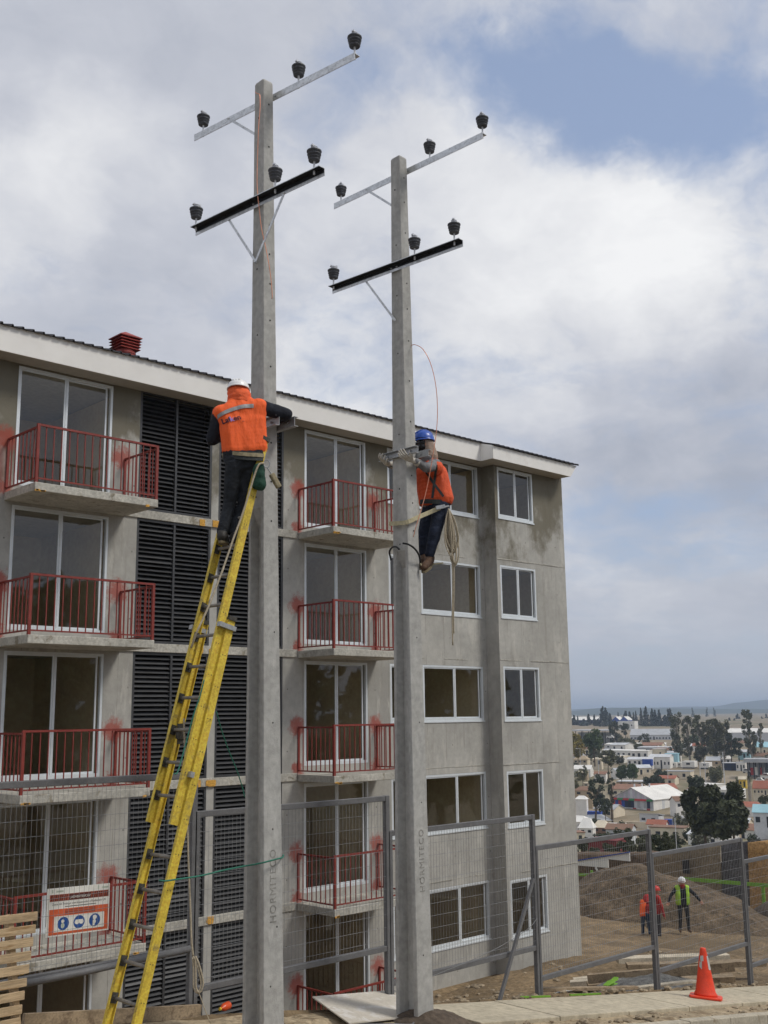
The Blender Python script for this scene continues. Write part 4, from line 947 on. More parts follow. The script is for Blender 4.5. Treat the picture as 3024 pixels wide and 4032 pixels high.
skin('tool_bag', [(w_['bag1'], .045, w_['bag2'], .06, 0), (w_['bag1']-side_*.03, .04, w_['bag2']-side_*.03, .05, 0)], .010, ['bag_green'], man1, it=3, fold=.010, fsc=16)
mb = MB(); mb.beam(w_['pad1'], w_['pad2'], .05, .055); obj('pouch', mb, 'belt', man1, bevel=.012)
mb = MB(); c = w_['carab']; mb.tube([c+V((math.cos(a)*.03*side_.x, math.cos(a)*.03*side_.y, math.sin(a)*.04)) for a in [i*math.pi/6 for i in range(12)]]+[c+V((.03*side_.x, .03*side_.y, 0))], .006, 6); mb.tube([c+V((0, 0, -.03)), w_['pad1']], .006, 6); obj('carabiner', mb, 'galv_dull', man1)

# --- climber strapped to the farther pole
w_ = {k_: V(v) for k_, v in W2.items()}
caps = [(w_['head2'], .092, w_['head'], .096, 3), (w_['head'], .065, w_['neck'], .072, 0), (w_['neck'], .075, L(w_['shL'], w_['shR'], .5), .10, 0),
        (w_['shL'], .085, w_['shR'], .085, 0), (w_['ch1'], .11, w_['ch2'], .11, 0), (w_['mid1'], .11, w_['mid2'], .11, 0), (w_['w1'], .105, w_['w2'], .105, 0), (w_['hp1'], .105, w_['hp2'], .11, 1),
        (w_['shL'], .078, w_['elL'], .060, 0), (w_['elL'], .060, w_['wrL'], .045, 0), (w_['shR'], .078, w_['elR'], .060, 0), (w_['elR'], .060, w_['wrR'], .045, 0),
        (w_['hipL'], .100, w_['knL'], .076, 1), (w_['knL'], .076, w_['anL'], .060, 1), (w_['hipR'], .100, w_['knR'], .074, 1), (w_['knR'], .074, w_['anR'], .060, 1),
        (w_['anL'], .052, w_['heL'], .046, 2), (w_['heL'], .046, w_['toL'], .042, 2), (w_['anR'], .050, w_['heR'], .045, 2), (w_['heR'], .045, w_['toR'], .040, 2)]
man2 = skin('person', caps, .013, ['sleeve_grey', 'jeans', 'boot_brown', 'skin'], loc=w_['heL'], it=5, fold=.006, fsc=14)
tag(man2, 'worker in orange vest and blue helmet strapped to the farther pole, reaching round it', 'person')
boot(w_['anL'], w_['heL'], w_['toL'], 'boot_brown', man2, 1.05); boot(w_['anR'], w_['heR'], w_['toR'], 'boot_brown', man2, 1.05)
vc = between(w_['shL']-V((0, 0, .03)), w_['shR'], w_['ch1'], w_['ch2'], .098, 4, 0)+between(w_['ch1'], w_['ch2'], w_['w1'], w_['w2'], .118, 7, 0)+[(w_['neck'], .07, L(w_['shL'], w_['shR'], .5), .11, 0)]
zh2 = w_['w2'].z-.075
v2 = skin('vest', vc, .0095, ['vest_orange_dull'], man2, it=8, fold=.012, fsc=8, cut=lambda c: c.z < zh2+.02*noise.noise(c*6), fdir=(1.5, 1.5, .7)); so = v2.modifiers.new('solid', 'SOLIDIFY'); so.thickness = .006; so.offset = 1
fv = (w_['face']-w_['head']).normalized()
skin('neck_flap', [(w_['head']-fv*.028+V((0, 0, .02)), .098, w_['neck']+V((0, 0, .03)), .098, 0), (w_['neck']+V((0, 0, .03)), .095, w_['neck'], .105, 0)], .010, ['flap_tan'], man2, it=3, fold=.008, fsc=15)
hc = w_['head2']; rf = V((-.92, .30, 0)).normalized(); rs = V((rf.y, -rf.x, 0))
fc = w_['head']; mb = MB(); 
shade_caps = [(fc+rf*.058+rs*sg+V((0, 0, zz_)), .050, fc+rf*.058+V((0, 0, zz_)), .052, 0) for sg in (-.05, .05) for zz_ in (.03, -.02)]
skin('face_shade', shade_caps, .010, ['face_shade_black'], man2, it=2)  # dark shell stands in for the shadow over his face
skin('collar', [(w_['neck']+rf*.03+V((0, 0, -.02)), .09, w_['neck']+V((0, 0, -.03)), .10, 0)], .011, ['sleeve_grey'], man2, it=3, fold=.006, fsc=14)
helmet('helmet', hc+V((0, 0, .045)), (0, 0, 1), rf, .124, 'helmet_blue', man2)
skin('glove', hand_caps(w_['wrL'], w_['hdL'], (-.25, .2, 1), 1, 1.12)+[(L(w_['elL'], w_['wrL'], .84), .05, w_['wrL'], .044, 0)], .0048, ['glove'], man2, it=2)
skin('glove', hand_caps(w_['wrR'], w_['hdR'], (.3, -.5, .9), -1, 1.12)+[(L(w_['elR'], w_['wrR'], .88), .05, w_['wrR'], .044, 0)], .0048, ['glove'], man2, it=2)
hs_ = MB(); bv2 = BVHTree.FromObject(v2, bpy.context.evaluated_depsgraph_get()); o2_ = WP[v2.name]
vd2 = V((.70, .71, 0))
def on_vest(p):
    h, n_, _, _ = bv2.ray_cast(V(p)-vd2*.6-o2_, vd2); return (h+o2_-vd2*.012) if h is not None else None
for a_, b_ in ((L(w_['shL'], w_['ch2'], .25), L(w_['w1'], w_['w2'], .25)), (L(w_['ch1'], w_['ch2'], .1), L(w_['w1'], w_['w2'], .95))):
    q_ = [on_vest(L(a_, b_, i/12)) for i in range(13)]; q_ = [p for p in q_ if p is not None]
    for p, q in zip(q_, q_[1:]): hs_.beam(p, q, .03, .005, vd2)
obj('harness', hs_, 'belt_dark', man2)
bp = L(w_['hp1'], w_['hp2'], .5)+V((0, 0, .05)); belt('tool_belt', bp, .19, .165, R(-46), 0, .055, 'belt_dark', man2)
mb = MB(); pts = spline(STRAP, 5)
for i in range(len(pts)-1): 
    a, b = pts[i], pts[i+1]; d = (b-a).normalized(); n_ = V((0, 0, 1)); n_ = (n_-d*n_.dot(d)).normalized(); s_ = d.cross(n_)
    mb.obox((a+b)/2, d*((b-a).length/2+.003), n_*.026, s_*.004)
obj('pole_strap', mb, 'strap', man2)
mb = MB(); c = V(STRAP[-1]); mb.beam(c+V((-.05, .02, -.005)), c+V((.05, -.04, .02)), .03, .045); mb.tube([c+V((.03, -.03, .01)), c+V((.09, -.07, .02))], .012, 6); obj('buckle', mb, 'galv_dull', man2)
for hk, nm in ((HOOK1, 'climbing_hook'), (HOOK2, 'climbing_hook')):
    mb = MB(); mb.tube(spline(hk, 4), .012, 7); o = obj(nm, mb, 'black_plastic', man2, smooth=True)
mb = MB(); mb.beam(w_['heL']+V((-.02, .02, -.05)), w_['heL']+V((.12, -.10, -.03)), .02, .015); mb.beam(V(HOOK1[-1]), w_['toL']+V((0, 0, -.04)), .02, .012); obj('stirrup', mb, 'strap', man2)
cr = thing('rope_coil', WP[man2.name]+V((.12, -.15, .8)), 'coil of tan rope with a long tail hanging from the belt of the blue-helmeted climber', 'rope')
ct, cb = w_['coil'], w_['coilb']; sdv = V((.72, -.69, 0))
for i in range(13):
    wd_ = random.uniform(.012, .046); dz = random.uniform(-.08, .26); off = V((-.5, -.5, 0)).normalized()*(.009*(i-6)); c0 = ct+off*.6; sh = sdv*random.uniform(-.03, .03); c1 = cb+off+sh*1.5+V((0, 0, dz))
    pts = [c0, L(c0, c1, .3)+sdv*wd_*.8+sh, L(c0, c1, .75)+sdv*wd_+sh, c1, L(c0, c1, .72)-sdv*wd_+sh, L(c0, c1, .3)-sdv*wd_*.7+sh, c0+V((.004, .004, 0))]
    mb = MB(); mb.tube(spline(pts, 6), .0085, 6); obj('loop', mb, 'rope_tan', cr, smooth=True)
for j, zz_ in enumerate((.50, .56, .62, .68, .73)):
    c = L(ct, cb, zz_)+sdv*.01*(j % 3); rr_ = .030+.012*(j % 2); pts = [c+sdv*(rr_*math.cos(a))+V((-.5, -.5, 0))*(.05*math.sin(a))+V((0, 0, .05*math.sin(a+j)-.02*math.cos(2*a))) for a in [i*math.pi/4 for i in range(9)]]
    mb = MB(); mb.tube(spline(pts, 3), .0085, 6); obj('loop', mb, 'rope_tan', cr, smooth=True)
tl = w_['tail']; mb = MB(); mb.tube(spline([tl, tl+V((.005, 0, -.35)), tl+V((-.01, .01, -.8)), tl+V((-.012, .01, -1.12))], 6), .009, 6); mb.tube(spline([tl+V((.012, -.01, 0)), tl+V((.02, -.01, -.3)), tl+V((.006, .0, -.7)), tl+V((.002, .0, -.98))], 6), .008, 6); obj('tail', mb, 'rope_tan', cr, smooth=True)

# ---------------------------------------------------------------- site fence
YF = 10.0
FP = [(3.95, 6.78, 5.445, 3.61, 'mesh fence panel at the left with the warning sign wired to it'), (6.82, 9.63, 5.035, 3.205, 'mesh fence panel between the two power poles, behind the ladder'), (9.67, 12.50, 4.61, 2.79, 'mesh fence panel just right of the farther pole with a slanting prop'),
      (12.54, 15.43, 4.18, 2.37, 'mesh fence panel in front of the building corner, second from the farther pole'), (15.47, 18.34, 3.81, 2.00, 'mesh fence panel right behind the orange traffic cone'), (18.38, 21.2, 3.43, 1.62, 'rightmost mesh fence panel, cut off by the edge of the picture')]
for x0, x1, zt, zb, lab in FP:
    xm = (x0+x1)/2; F = thing('fence_panel', (xm, YF, street(xm)), lab, 'fence panel', 'mesh fence panels along the sidewalk')
    for xx, s_ in ((x0, 1), (x1, -1)):
        gz = min(ground_z(xx, YF)-.05, street(xx)-.1); obj('post', MB().box(xx-.033, xx+.033, YF-.033, YF+.033, gz, zt), 'fence_paint', F, bevel=.006)
    for z in (zt-.035, zb+.035): obj('rail', MB().box(x0+.034, x1-.034, YF-.028, YF+.028, z-.032, z+.032), 'fence_paint', F, bevel=.006)
    mb = MB(); n = 54
    for i in range(1, n): 
        xx = x0+(x1-x0)*i/n; mb.tube([(xx, YF-.012, zb+.05), (xx+random.uniform(-.003, .003), YF-.012, zt-.05)], .0022, 3, cap=False)
    z = zb+.13
    while z < zt-.08: mb.tube([(x0+.03, YF-.016, z), ((x0+x1)/2, YF-.016, z+random.uniform(-.006, .002)), (x1-.03, YF-.016, z)], .0022, 3, cap=False); z += .148
    tag(obj('wire_mesh', mb, 'fence_wire', F, fix=False), kind='stuff')
    mb = MB(); mb.box(x1-.006, x1+.046, YF+.034, YF+.040, zb+.3, zb+.75); mb.box(x1-.006, x1+.046, YF+.034, YF+.040, zt-.75, zt-.35); obj('spacer', mb, 'black_plastic', F)
    if abs(x0-9.67) < .1:
        obj('prop', MB().beam((12.42, 9.95, 3.75), (11.50, 9.86, 2.30), .035, .05), 'fence_paint', F)
        mb = MB(); mb.tube(spline([(12.46, 9.94, 3.22), (12.2, 9.93, 3.10), (11.4, 9.93, 2.93), (10.2, 9.93, 2.80), (9.72, 9.95, 2.74)], 4), .004, 5); obj('tie_wire', mb, 'fence_wire', F)
    if abs(x0-3.95) < .1:
        obj('pipe', MB().tube([(4.55, YF-.03, 3.615), (5.5, YF-.06, 3.63), (6.75, YF-.03, 3.66)], .034, 8), 'fence_paint', F, smooth=True)
# warning sign behind the mesh
S = thing('warning_sign', (5.48, 10.02, 3.97), 'white and orange warning sign with three blue round pictograms behind the fence mesh', 'sign')
SX0, SZ0, SW, SH, SY = 5.15, 3.985, .665, .44, 10.01
def sp(u, v, d=0): return (SX0+u*SW, SY-d, SZ0+v*SH-.018*u)
def sq(name, u0, u1, v0, v1, m, d, parent=S):
    mb = MB(); mb.poly([sp(u0, v0, d), sp(u1, v0, d), sp(u1, v1, d), sp(u0, v1, d)]); return obj(name, mb, m, parent)
mb = MB(); a = [sp(0, 0), sp(1, 0), sp(1, 1), sp(0, 1)]; b_ = [(p[0], p[1]+.006, p[2]) for p in a]; mb.faces(a+b_, [(0, 1, 2, 3), (7, 6, 5, 4), (0, 4, 5, 1), (1, 5, 6, 2), (2, 6, 7, 3), (3, 7, 4, 0)]); obj('board', mb, 'sign_white', S)
sq('band', .04, .985, .725, .865, 'sign_rust', .001)
for i in range(8):
    for u0 in (.055, .71):
        u = u0+i*.034
        if u0 < .5 or i < 8:
            mb = MB(); mb.poly([sp(u, .735, .002), sp(u+.016, .735, .002), sp(u+.028, .855, .002), sp(u+.012, .855, .002)]); obj('stripe', mb, 'sign_dark', S)
sq('plate', .345, .695, .735, .855, 'sign_dark', .003)
sq('field', .04, .985, .03, .56, 'sign_orange', .001); sq('panel', .12, .92, .085, .41, 'sign_white', .002); sq('caption', .29, .77, .43, .54, 'sign_rust', .0015)
def sign_text(body, u, v, size, m, wid):
    tv, tf = text_mesh(body, size); w0 = max(p[0] for p in tv); k_ = wid*SW/w0; mb = MB(); mb.v = [(SX0+u*SW+a_*k_, SY-.004, SZ0+v*SH-.018*(u+a_*k_/SW)+b2*k_) for a_, b2 in tv]; mb.f = tf; mb.mi = [0]*len(tf); return obj('lettering', mb, m, S)
sign_text('¡ADVERTENCIA!', .36, .765, .05, 'sign_white', .32)
sign_text('Zona de Trabajo con Exposición a Radiación UV', .08, .645, .03, 'sign_text', .86)
for u, v, wd in ((.28, .595, .50), (.30, .50, .42), (.32, .455, .38)):
    sq('small_print', u, u+wd, v, v+.012, 'sign_text' if v > .56 else 'sign_orange', .003)
for u, v in ((.07, .90), (.80, .90)): sq('logo', u, u+.02, v, v+.075, 'sign_grey', .001); sq('logo', u+.07, u+.18, v+.01, v+.045, 'sign_grey', .001)
def circ(cu, cv, r, m, d, n=24, sx=1, parent=S):
    mb = MB(); mb.poly([(SX0+cu*SW+r*sx*math.cos(2*math.pi*k/n), SY-d, SZ0+cv*SH-.018*cu+r*math.sin(2*math.pi*k/n)) for k in range(n)]); return obj('pictogram', mb, m, parent)
for i, cu in enumerate((.265, .515, .765)):
    circ(cu, .25, .060, 'sign_blue', .003)
    if i == 0: circ(cu-.01, .21, .024, 'sign_grey', .004, sx=.8); circ(cu-.01, .30, .016, 'sign_white', .004); circ(cu+.045, .32, .016, 'sign_blue', .004)
    if i == 1: circ(cu-.035, .25, .021, 'sign_white', .004, sx=1.15); circ(cu+.035, .25, .021, 'sign_white', .004, sx=1.15); sq('pictogram', cu-.06, cu+.06, .27, .30, 'sign_white', .0045)
    if i == 2: circ(cu, .31, .022, 'sign_white', .004); circ(cu-.005, .22, .020, 'sign_white', .004, sx=.9); circ(cu-.015, .165, .013, 'sign_white', .004)
# pallet standing on edge at the left
PL = thing('wooden_pallet', (4.1, 9.3, 3.2), 'weathered wooden pallet standing on edge at the bottom left corner', 'pallet')
for i in range(10):
    z = 4.37-.1065*i; xe = 4.70-.015*i; w0 = .072+random.uniform(-.004, .004)
    mb = MB(); mb.obox(((3.3+xe)/2, 9.30+random.uniform(-.004, .004), z-.036), ((xe-3.3)/2, 0, random.uniform(-.012, -.004)), (0, .009, 0), (0, 0, w0/2)); obj('slat', mb, 'pallet_wood', PL, bevel=.003)
for xx in (4.60, 3.95, 3.40): mb = MB(); mb.obox((xx-.07, 9.36, 3.82), (.024, 0, .002), (0, .045, 0), (-.07, 0, .53)); obj('stringer', mb, 'pallet_wood', PL)
mb = MB(); mb.beam((4.9, 9.88, street(4.9)+.045), (6.86, 9.93, street(6.86)+.045), .05, .13); o = obj('timber_board', mb, 'timber', None, loc=(5.9, 9.9, street(5.9))); tag(o, 'long timber board lying on edge behind the ladder foot', 'board')
# bottle, sheet, soil at the pole
BO = thing('drink_bottle', (7.2, 9.86, 2.97), 'orange drink bottle with yellow cap lying left of the nearer pole', 'bottle')
mb = MB(); prof = [(.012, 0), (.014, .02), (.038, .05), (.042, .08), (.038, .10), (.042, .115), (.042, .15), (.034, .16)]; n = 12
ax = V((.50, .20, .0)).normalized(); c0 = V((7.10, 9.90, street(7.1)+.065))
def lathe_ax(mb, c0, ax, prof, n):
    a = ax.cross(V((0, 0, 1))).normalized(); b = ax.cross(a); base = len(mb.v)
    for r, h_ in prof:
        for k in range(n): t = 2*math.pi*k/n; mb.v.append(c0+ax*h_+a*(r*math.cos(t))+b*(r*math.sin(t)))
    for i in range(len(prof)-1):
        for k in range(n): mb.f.append((base+i*n+k, base+i*n+(k+1) % n, base+(i+1)*n+(k+1) % n, base+(i+1)*n+k)); mb.mi.append(mb.cur)
    mb.f.append(tuple(base+k for k in range(n))); mb.mi.append(mb.cur); mb.f.append(tuple(base+(len(prof)-1)*n+k for k in range(n))); mb.mi.append(mb.cur)
lathe_ax(mb, c0, ax, prof, 12); obj('body', mb, 'bottle_red', BO, smooth=True)
mb = MB(); lathe_ax(mb, c0-ax*.022, ax, [(.015, 0), (.016, .022)], 10); obj('cap', mb, 'yellow_cap', BO)
mb = MB(); c = [(8.12, 9.03), (9.62, 9.20), (9.92, 10.16), (8.40, 9.96)]; zz_ = [street(p[0])+.035+(.10 if i in (2, 3) else 0) for i, p in enumerate(c)]
mb.faces([(*p, z) for p, z in zip(c, zz_)]+[(*p, z-.014) for p, z in zip(c, zz_)], [(0, 1, 2, 3), (7, 6, 5, 4), (0, 4, 5, 1), (1, 5, 6, 2), (2, 6, 7, 3), (3, 7, 4, 0)])
tag(obj('plywood_sheet', mb, 'ply', None, loc=(9, 9.5, street(9))), 'pale flat plywood sheet lying on the ground between the two poles', 'board')
mb = MB(); mb.tube(spline([(8.15, 8.95, street(8.15)+.03), (8.45, 8.75, street(8.4)+.05), (8.75, 8.75, street(8.7)+.03), (8.95, 8.9, street(9)+.03)], 5), .012, 6); tag(obj('hose', mb, 'fence_paint', None, loc=(8.5, 8.8, street(8.5)), smooth=True), 'short grey hose curled on the ground by the farther pole', 'hose')
def heap(name, cx, cy, rx, ry, zb, h, m, label, cat='mound', seed=0, rough=.12, ang=0, n=26, pw=1.0):
    mb = MB(); k = 2*n
    ca, sa = math.cos(ang), math.sin(ang)
    for j in range(k+1):
        for i in range(k+1):
            u, v_ = (i-n)/n, (j-n)/n; d = math.hypot(u, v_); sc_ = 1+.22*noise.noise((u*1.6+seed, v_*1.6, seed))
            t = max(0, 1-(d/sc_)**1.6); z = h*t**pw*(1+.25*noise.noise((u*2.2+seed, v_*2.2, 3)))+rough*h*.5*noise.noise((u*9, v_*9, seed))*min(1, t*4)-.12*h*(1-min(1, t*6))
            x_, y_ = u*rx, v_*ry; mb.v.append((cx+x_*ca-y_*sa, cy+x_*sa+y_*ca, zb+z))
    for j in range(k):
        for i in range(k): mb.f.append((j*(k+1)+i, j*(k+1)+i+1, (j+1)*(k+1)+i+1, (j+1)*(k+1)+i)); mb.mi.append(0)
    o = obj(name, mb, m, None, loc=(cx, cy, zb), smooth=True, fix=False); return tag(o, label, cat)
heap('soil_heap', 9.20, 8.98, .52, .46, street(9.2)-.03, .17, 'soil_dark', 'small heap of fresh dark soil around the foot of the farther pole', seed=2)
heap('soil_heap', 6.95, 8.9, .45, .4, street(6.9)-.03, .10, 'soil_dark', 'low heap of soil around the foot of the nearer pole', seed=5)
heap('dirt_mound', 37.2, 24.3, 4.4, 7.2, -2.4, 2.65, 'soil_pale', 'large mound of pale brown earth behind the standing site workers', seed=4, rough=.09, ang=R(-14), n=46)
heap('dirt_mound', 40.6, 19.2, 3.0, 4.6, -2.5, 1.75, 'soil_dark', 'dark brown heap of earth at the right edge, in front of the green barrier', seed=8, rough=.10, ang=R(-10))
heap('gravel_pile', 17.2, 11.35, 1.5, .9, ground_z(17.2, 11.35)-.06, .22, 'gravel', 'flat spread of grey gravel behind the fence near the cone', 'gravel', seed=6, rough=.3)
# traffic cone
CN = thing('traffic_cone', (15.33, 9.09, street(15.33)+.035), 'worn orange traffic cone with scuffed grey bands standing on the sidewalk', 'traffic cone')
cx, cy, cz = 15.33, 9.09, street(15.33)+.04; tl_ = -.143
def tilt(mb): mb.v = [(x, y, z+tl_*(x-cx)) for x, y, z in mb.v]; return mb
mb = MB(); pts = []; 
for k in range(24):
    a = 2*math.pi*k/24; r = .235/max(abs(math.cos(a)), abs(math.sin(a)))*(1 if abs(abs(math.cos(a))-abs(math.sin(a))) > .25 else .93); pts.append((cx+r*math.cos(a+.5), cy+r*math.sin(a+.5)))
mb.prism(pts, 'z', cz, cz+.035); obj('base', tilt(mb), 'cone_orange', CN, bevel=.012)
mb = MB(); mb.lathe((cx, cy, cz+.0351), [(.175, 0), (.165, .03), (.145, .06), (.105, .30), (.062, .56), (.044, .64), (.040, .67), (.030, .675)], 28); obj('body', tilt(mb), 'cone_orange', CN, smooth=True)
def band(z0, z1, r0, r1, a0, a1, rag):
    mb = MB(); n = 10
    for i in range(n+1):
        t = i/n; a = a0+(a1-a0)*t
        for (z, r) in ((z0+rag*noise.noise((a*3, z0, 1)), r0), (z1+rag*noise.noise((a*3, z1, 7)), r1)): mb.v.append((cx+(r+.003)*math.cos(a), cy+(r+.003)*math.sin(a), cz+z))
    for i in range(n): mb.f.append((2*i, 2*i+2, 2*i+3, 2*i+1)); mb.mi.append(0)
    obj('reflective_band', tilt(mb), 'cone_band', CN, smooth=True, fix=False)
rr = lambda z: .145+(z-.095)*(.105-.145)/.24 if z < .335 else .105+(z-.335)*(.062-.105)/.26
va = math.atan2(-cy, -cx)
band(.52, .60, rr(.52), rr(.60), va-.75, va-.05, .02); band(.42, .52, rr(.42), rr(.52), va-.85, va-.35, .03); band(.41, .60, rr(.41), rr(.60), va+.75, va+1.5, .01)
# debris behind the fence
def plank(p, q, w, h, m, lab, grp=None, cat='plank'):
    mb = MB(); mb.beam(p, q, w, h); o = obj('plank', mb, m, None, loc=V(p)*.5+V(q)*.5, bevel=.006); tag(o, lab, cat, grp); return o
gz = ground_z
PK = [((18.0, 13.6), (19.6, 11.3), .12, .20, .16, 'timber_pale'), ((18.5, 13.9), (20.6, 11.6), .12, .16, .14, 'timber_pale'), ((17.6, 12.9), (19.4, 10.9), .10, .26, .10, 'timber'), ((18.9, 12.9), (20.8, 11.0), .10, .24, .30, 'timber'), ((17.2, 12.6), (18.9, 10.6), .16, .10, .30, 'timber'), ((19.3, 13.4), (21.0, 11.9), .10, .28, .42, 'timber_pale')]
PKL = ('pale thick plank lying nearest the building corner in the pile', 'pale thick plank at the back of the pile behind the fence', 'wide brown board slanting across the front of the pile', 'wide brown board on top of the pile behind the fence post', 'brown beam standing on edge at the near end of the pile', 'broad pale board topping the back of the pile')
for (a, b, hgt, w0, lift, m), pkl in zip(PK, PKL):
    plank((*a, gz(*a)+lift), (*b, gz(*b)+lift+random.uniform(-.03, .06)), w0, hgt, m, pkl, 'planks piled behind the fence')
plank((15.4, 10.35, gz(15.4, 10.35)+.05), (17.0, 10.25, gz(17, 10.25)+.12), .12, .04, 'timber_pale', 'reddish plank lying just behind the fence, left of the cone')
plank((12.7, 10.15, street(12.7)+.06), (14.9, 10.02, street(14.9)+.05), .10, .05, 'timber', 'narrow board lying along the back edge of the sidewalk')
mb = MB(); 
for j in range(7):
    for i in range(13): u, v_ = i/12, j/6; x_, y_ = 13.15+1.15*u, 10.05+.30*v_; mb.v.append((x_, y_, gz(x_, y_)+.06+.07*math.sin(u*3.1)*math.sin(v_*3.1)+.03*noise.noise((u*6, v_*6, 4))))
for j in range(6):
    for i in range(12): mb.f.append((j*13+i, j*13+i+1, (j+1)*13+i+1, (j+1)*13+i)); mb.mi.append(0)
tag(obj('plastic_sheet', mb, 'plastic_sheet', None, loc=(13.6, 10.2, 2), smooth=True, fix=False), 'crumpled pale plastic sheet behind the fence, left of the post', 'plastic sheet')
mb = MB()
for i in range(8): a = i*.8; mb.obox((14.35+.05*math.cos(a), 10.1+.03*math.sin(a), street(14.35)+.09+.02*i*.4), (.08, .02*math.sin(a), .01*i*.5), (-.01, .03, 0), (0, .004, .006))
tag(obj('green_strip', mb, 'lime', None, loc=(14.35, 10.1, 2)), 'crumpled lime green plastic strip beside the pale plastic sheet', 'plastic strip')
mb = MB(); mb.beam((11.9, 9.82, street(11.9)+.04), (12.5, 9.80, street(12.5)+.035), .03, .02); mb.beam((13.0, 9.84, street(13.0)+.03), (13.7, 9.82, street(13.7)+.03), .025, .02); tag(obj('green_strip', mb, 'lime', None, loc=(12.6, 9.8, 2.1)), 'thin lime green strips on the back edge of the sidewalk', 'plastic strip')
# loose stones
random.seed(5); mb = MB(); bm_ = bmesh.new(); bmesh.ops.create_icosphere(bm_, subdivisions=1, radius=1); IV = [v.co.copy() for v in bm_.verts]; IF = [tuple(v.index for v in f.verts) for f in bm_.faces]; bm_.free()
for i in range(1100):
    if i < 800: x_, y_ = random.uniform(9.6, 27), random.uniform(9.8, 16.8)
    else: x_, y_ = random.uniform(9.6, 24), random.choice((random.uniform(8.14, 8.64), random.uniform(9.73, 10.1)))
    s_ = random.choice((.012, .018, .025, .04, .06, .09 if i < 800 else .03)); z = (gz(x_, y_) if y_ > 9.8 else street(x_)-.005)
    k_ = V((random.uniform(.7, 1.4), random.uniform(.7, 1.4), random.uniform(.4, .8)))
    mb.faces([(x_+v.x*k_.x*s_*random.uniform(.8, 1.2), y_+v.y*k_.y*s_*random.uniform(.8, 1.2), z+v.z*k_.z*s_) for v in IV], IF)
mat('stone', (.27, .215, .145), .92, var=.35, scale=3, fine=.3)
tag(obj('rubble', mb, 'stone', None, fix=False), 'loose stones and clods strewn over the bare earth', 'rubble', kind='stuff')

# ---------------------------------------------------------------- cut bank at the far side of the site
BK = root('earth_bank', (46, 28, -2.5))
def bank(y0, y1, za, zb, m, x0=46.0, lean=.12):
    mb = MB(); nY = max(4, int(abs(y1-y0)/.35)); nZ = 9
    for j in range(nZ+1):
        for i in range(nY+1):
            y = y0+(y1-y0)*i/nY; zt = za+(zb-za)*i/nY+.10*noise.noise((y*1.3, 2, 1)); z = -3.2+(zt+3.2)*j/nZ
            mb.v.append((x0+lean*j/nZ*2+.10*noise.noise((y*1.1, z*1.1, 3))*(.2 if i in (0, nY) else 1), y, z))
    W_ = nY+1
    for i in range(W_): p = mb.v[nZ*W_+i]; mb.v.append((p[0]+2.2, p[1], p[2]-.05))
    for j in range(nZ+1):
        for i in range(nY): mb.f.append((j*W_+i, j*W_+i+1, (j+1)*W_+i+1, (j+1)*W_+i)); mb.mi.append(0)
    return obj('bank_face', mb, m, BK, smooth=True, fix=False)
bank(29.8, 46, -.62, -1.9, 'bank_brown'); bank(26.2, 29.8, .06, -.62, 'bank_tan'); bank(24.82, 26.2, .36, .06, 'bank_grey', 46.05); bank(10, 24.80, .9, .32, 'bank_orange', 45.9)
mb = MB(); mb.poly([(45.75, 36, -1.66), (45.75, 30.75, -.55), (45.75, 30.75, -.95), (45.75, 32.0, -.95), (45.75, 32.0, -1.36), (45.75, 33.85, -1.40), (45.75, 33.85, -1.62), (45.75, 36, -2.0)])
vs_ = list(mb.v); n = len(vs_); mb = MB(); mb.faces(vs_+[(x+.05, y, z) for x, y, z in vs_], [tuple(range(n)), tuple(reversed(range(n, 2*n)))]+[(i, (i+1) % n, (i+1) % n+n, i+n) for i in range(n)])
T_ = thing('site_roofing', (45.75, 33, -2), 'white stepped roofing sheet with a blue edge on top of the brown bank', 'roof sheet'); obj('sheet', mb, 'p_white', T_)
obj('edge', MB().beam((45.72, 36, -1.62), (45.72, 30.72, -.52), .08, .05), 'p_blue', T_); obj('strip', MB().beam((45.7, 32.7, -1.38), (45.6, 32.25, -2.1), .10, .02, (1, 0, 0)), 'p_white', T_)
G = thing('site_barrier', (45, 32.5, -2.4), 'lime green board barrier on a post left of the mound', 'barrier', 'lime green site barriers'); obj('rail', MB().beam((45, 36, -1.85), (45, 30.6, -1.56), .03, .13), 'lime', G); obj('rail', MB().beam((45, 36, -2.6), (45, 32.9, -2.45), .03, .10), 'lime', G); obj('post', MB().box(45.02, 45.10, 32.43, 32.56, -3.0, -1.45), 'lime', G)
G = thing('site_barrier', (44, 23.1, -2.4), 'lime green board barrier to the right of the white-helmeted site worker', 'barrier', 'lime green site barriers'); obj('rail', MB().beam((44, 27.0, -1.20), (44, 20.0, -1.02), .03, .15), 'lime', G); obj('post', MB().box(44.02, 44.10, 23.08, 23.2, -3.0, -1.18), 'lime', G); obj('post', MB().box(44.02, 44.10, 26.4, 26.5, -3.0, -1.2), 'timber', G)
obj('hatch', MB().box(45.8, 45.9, 27.65, 27.95, -1.25, -.65), 'black_plastic', BK)

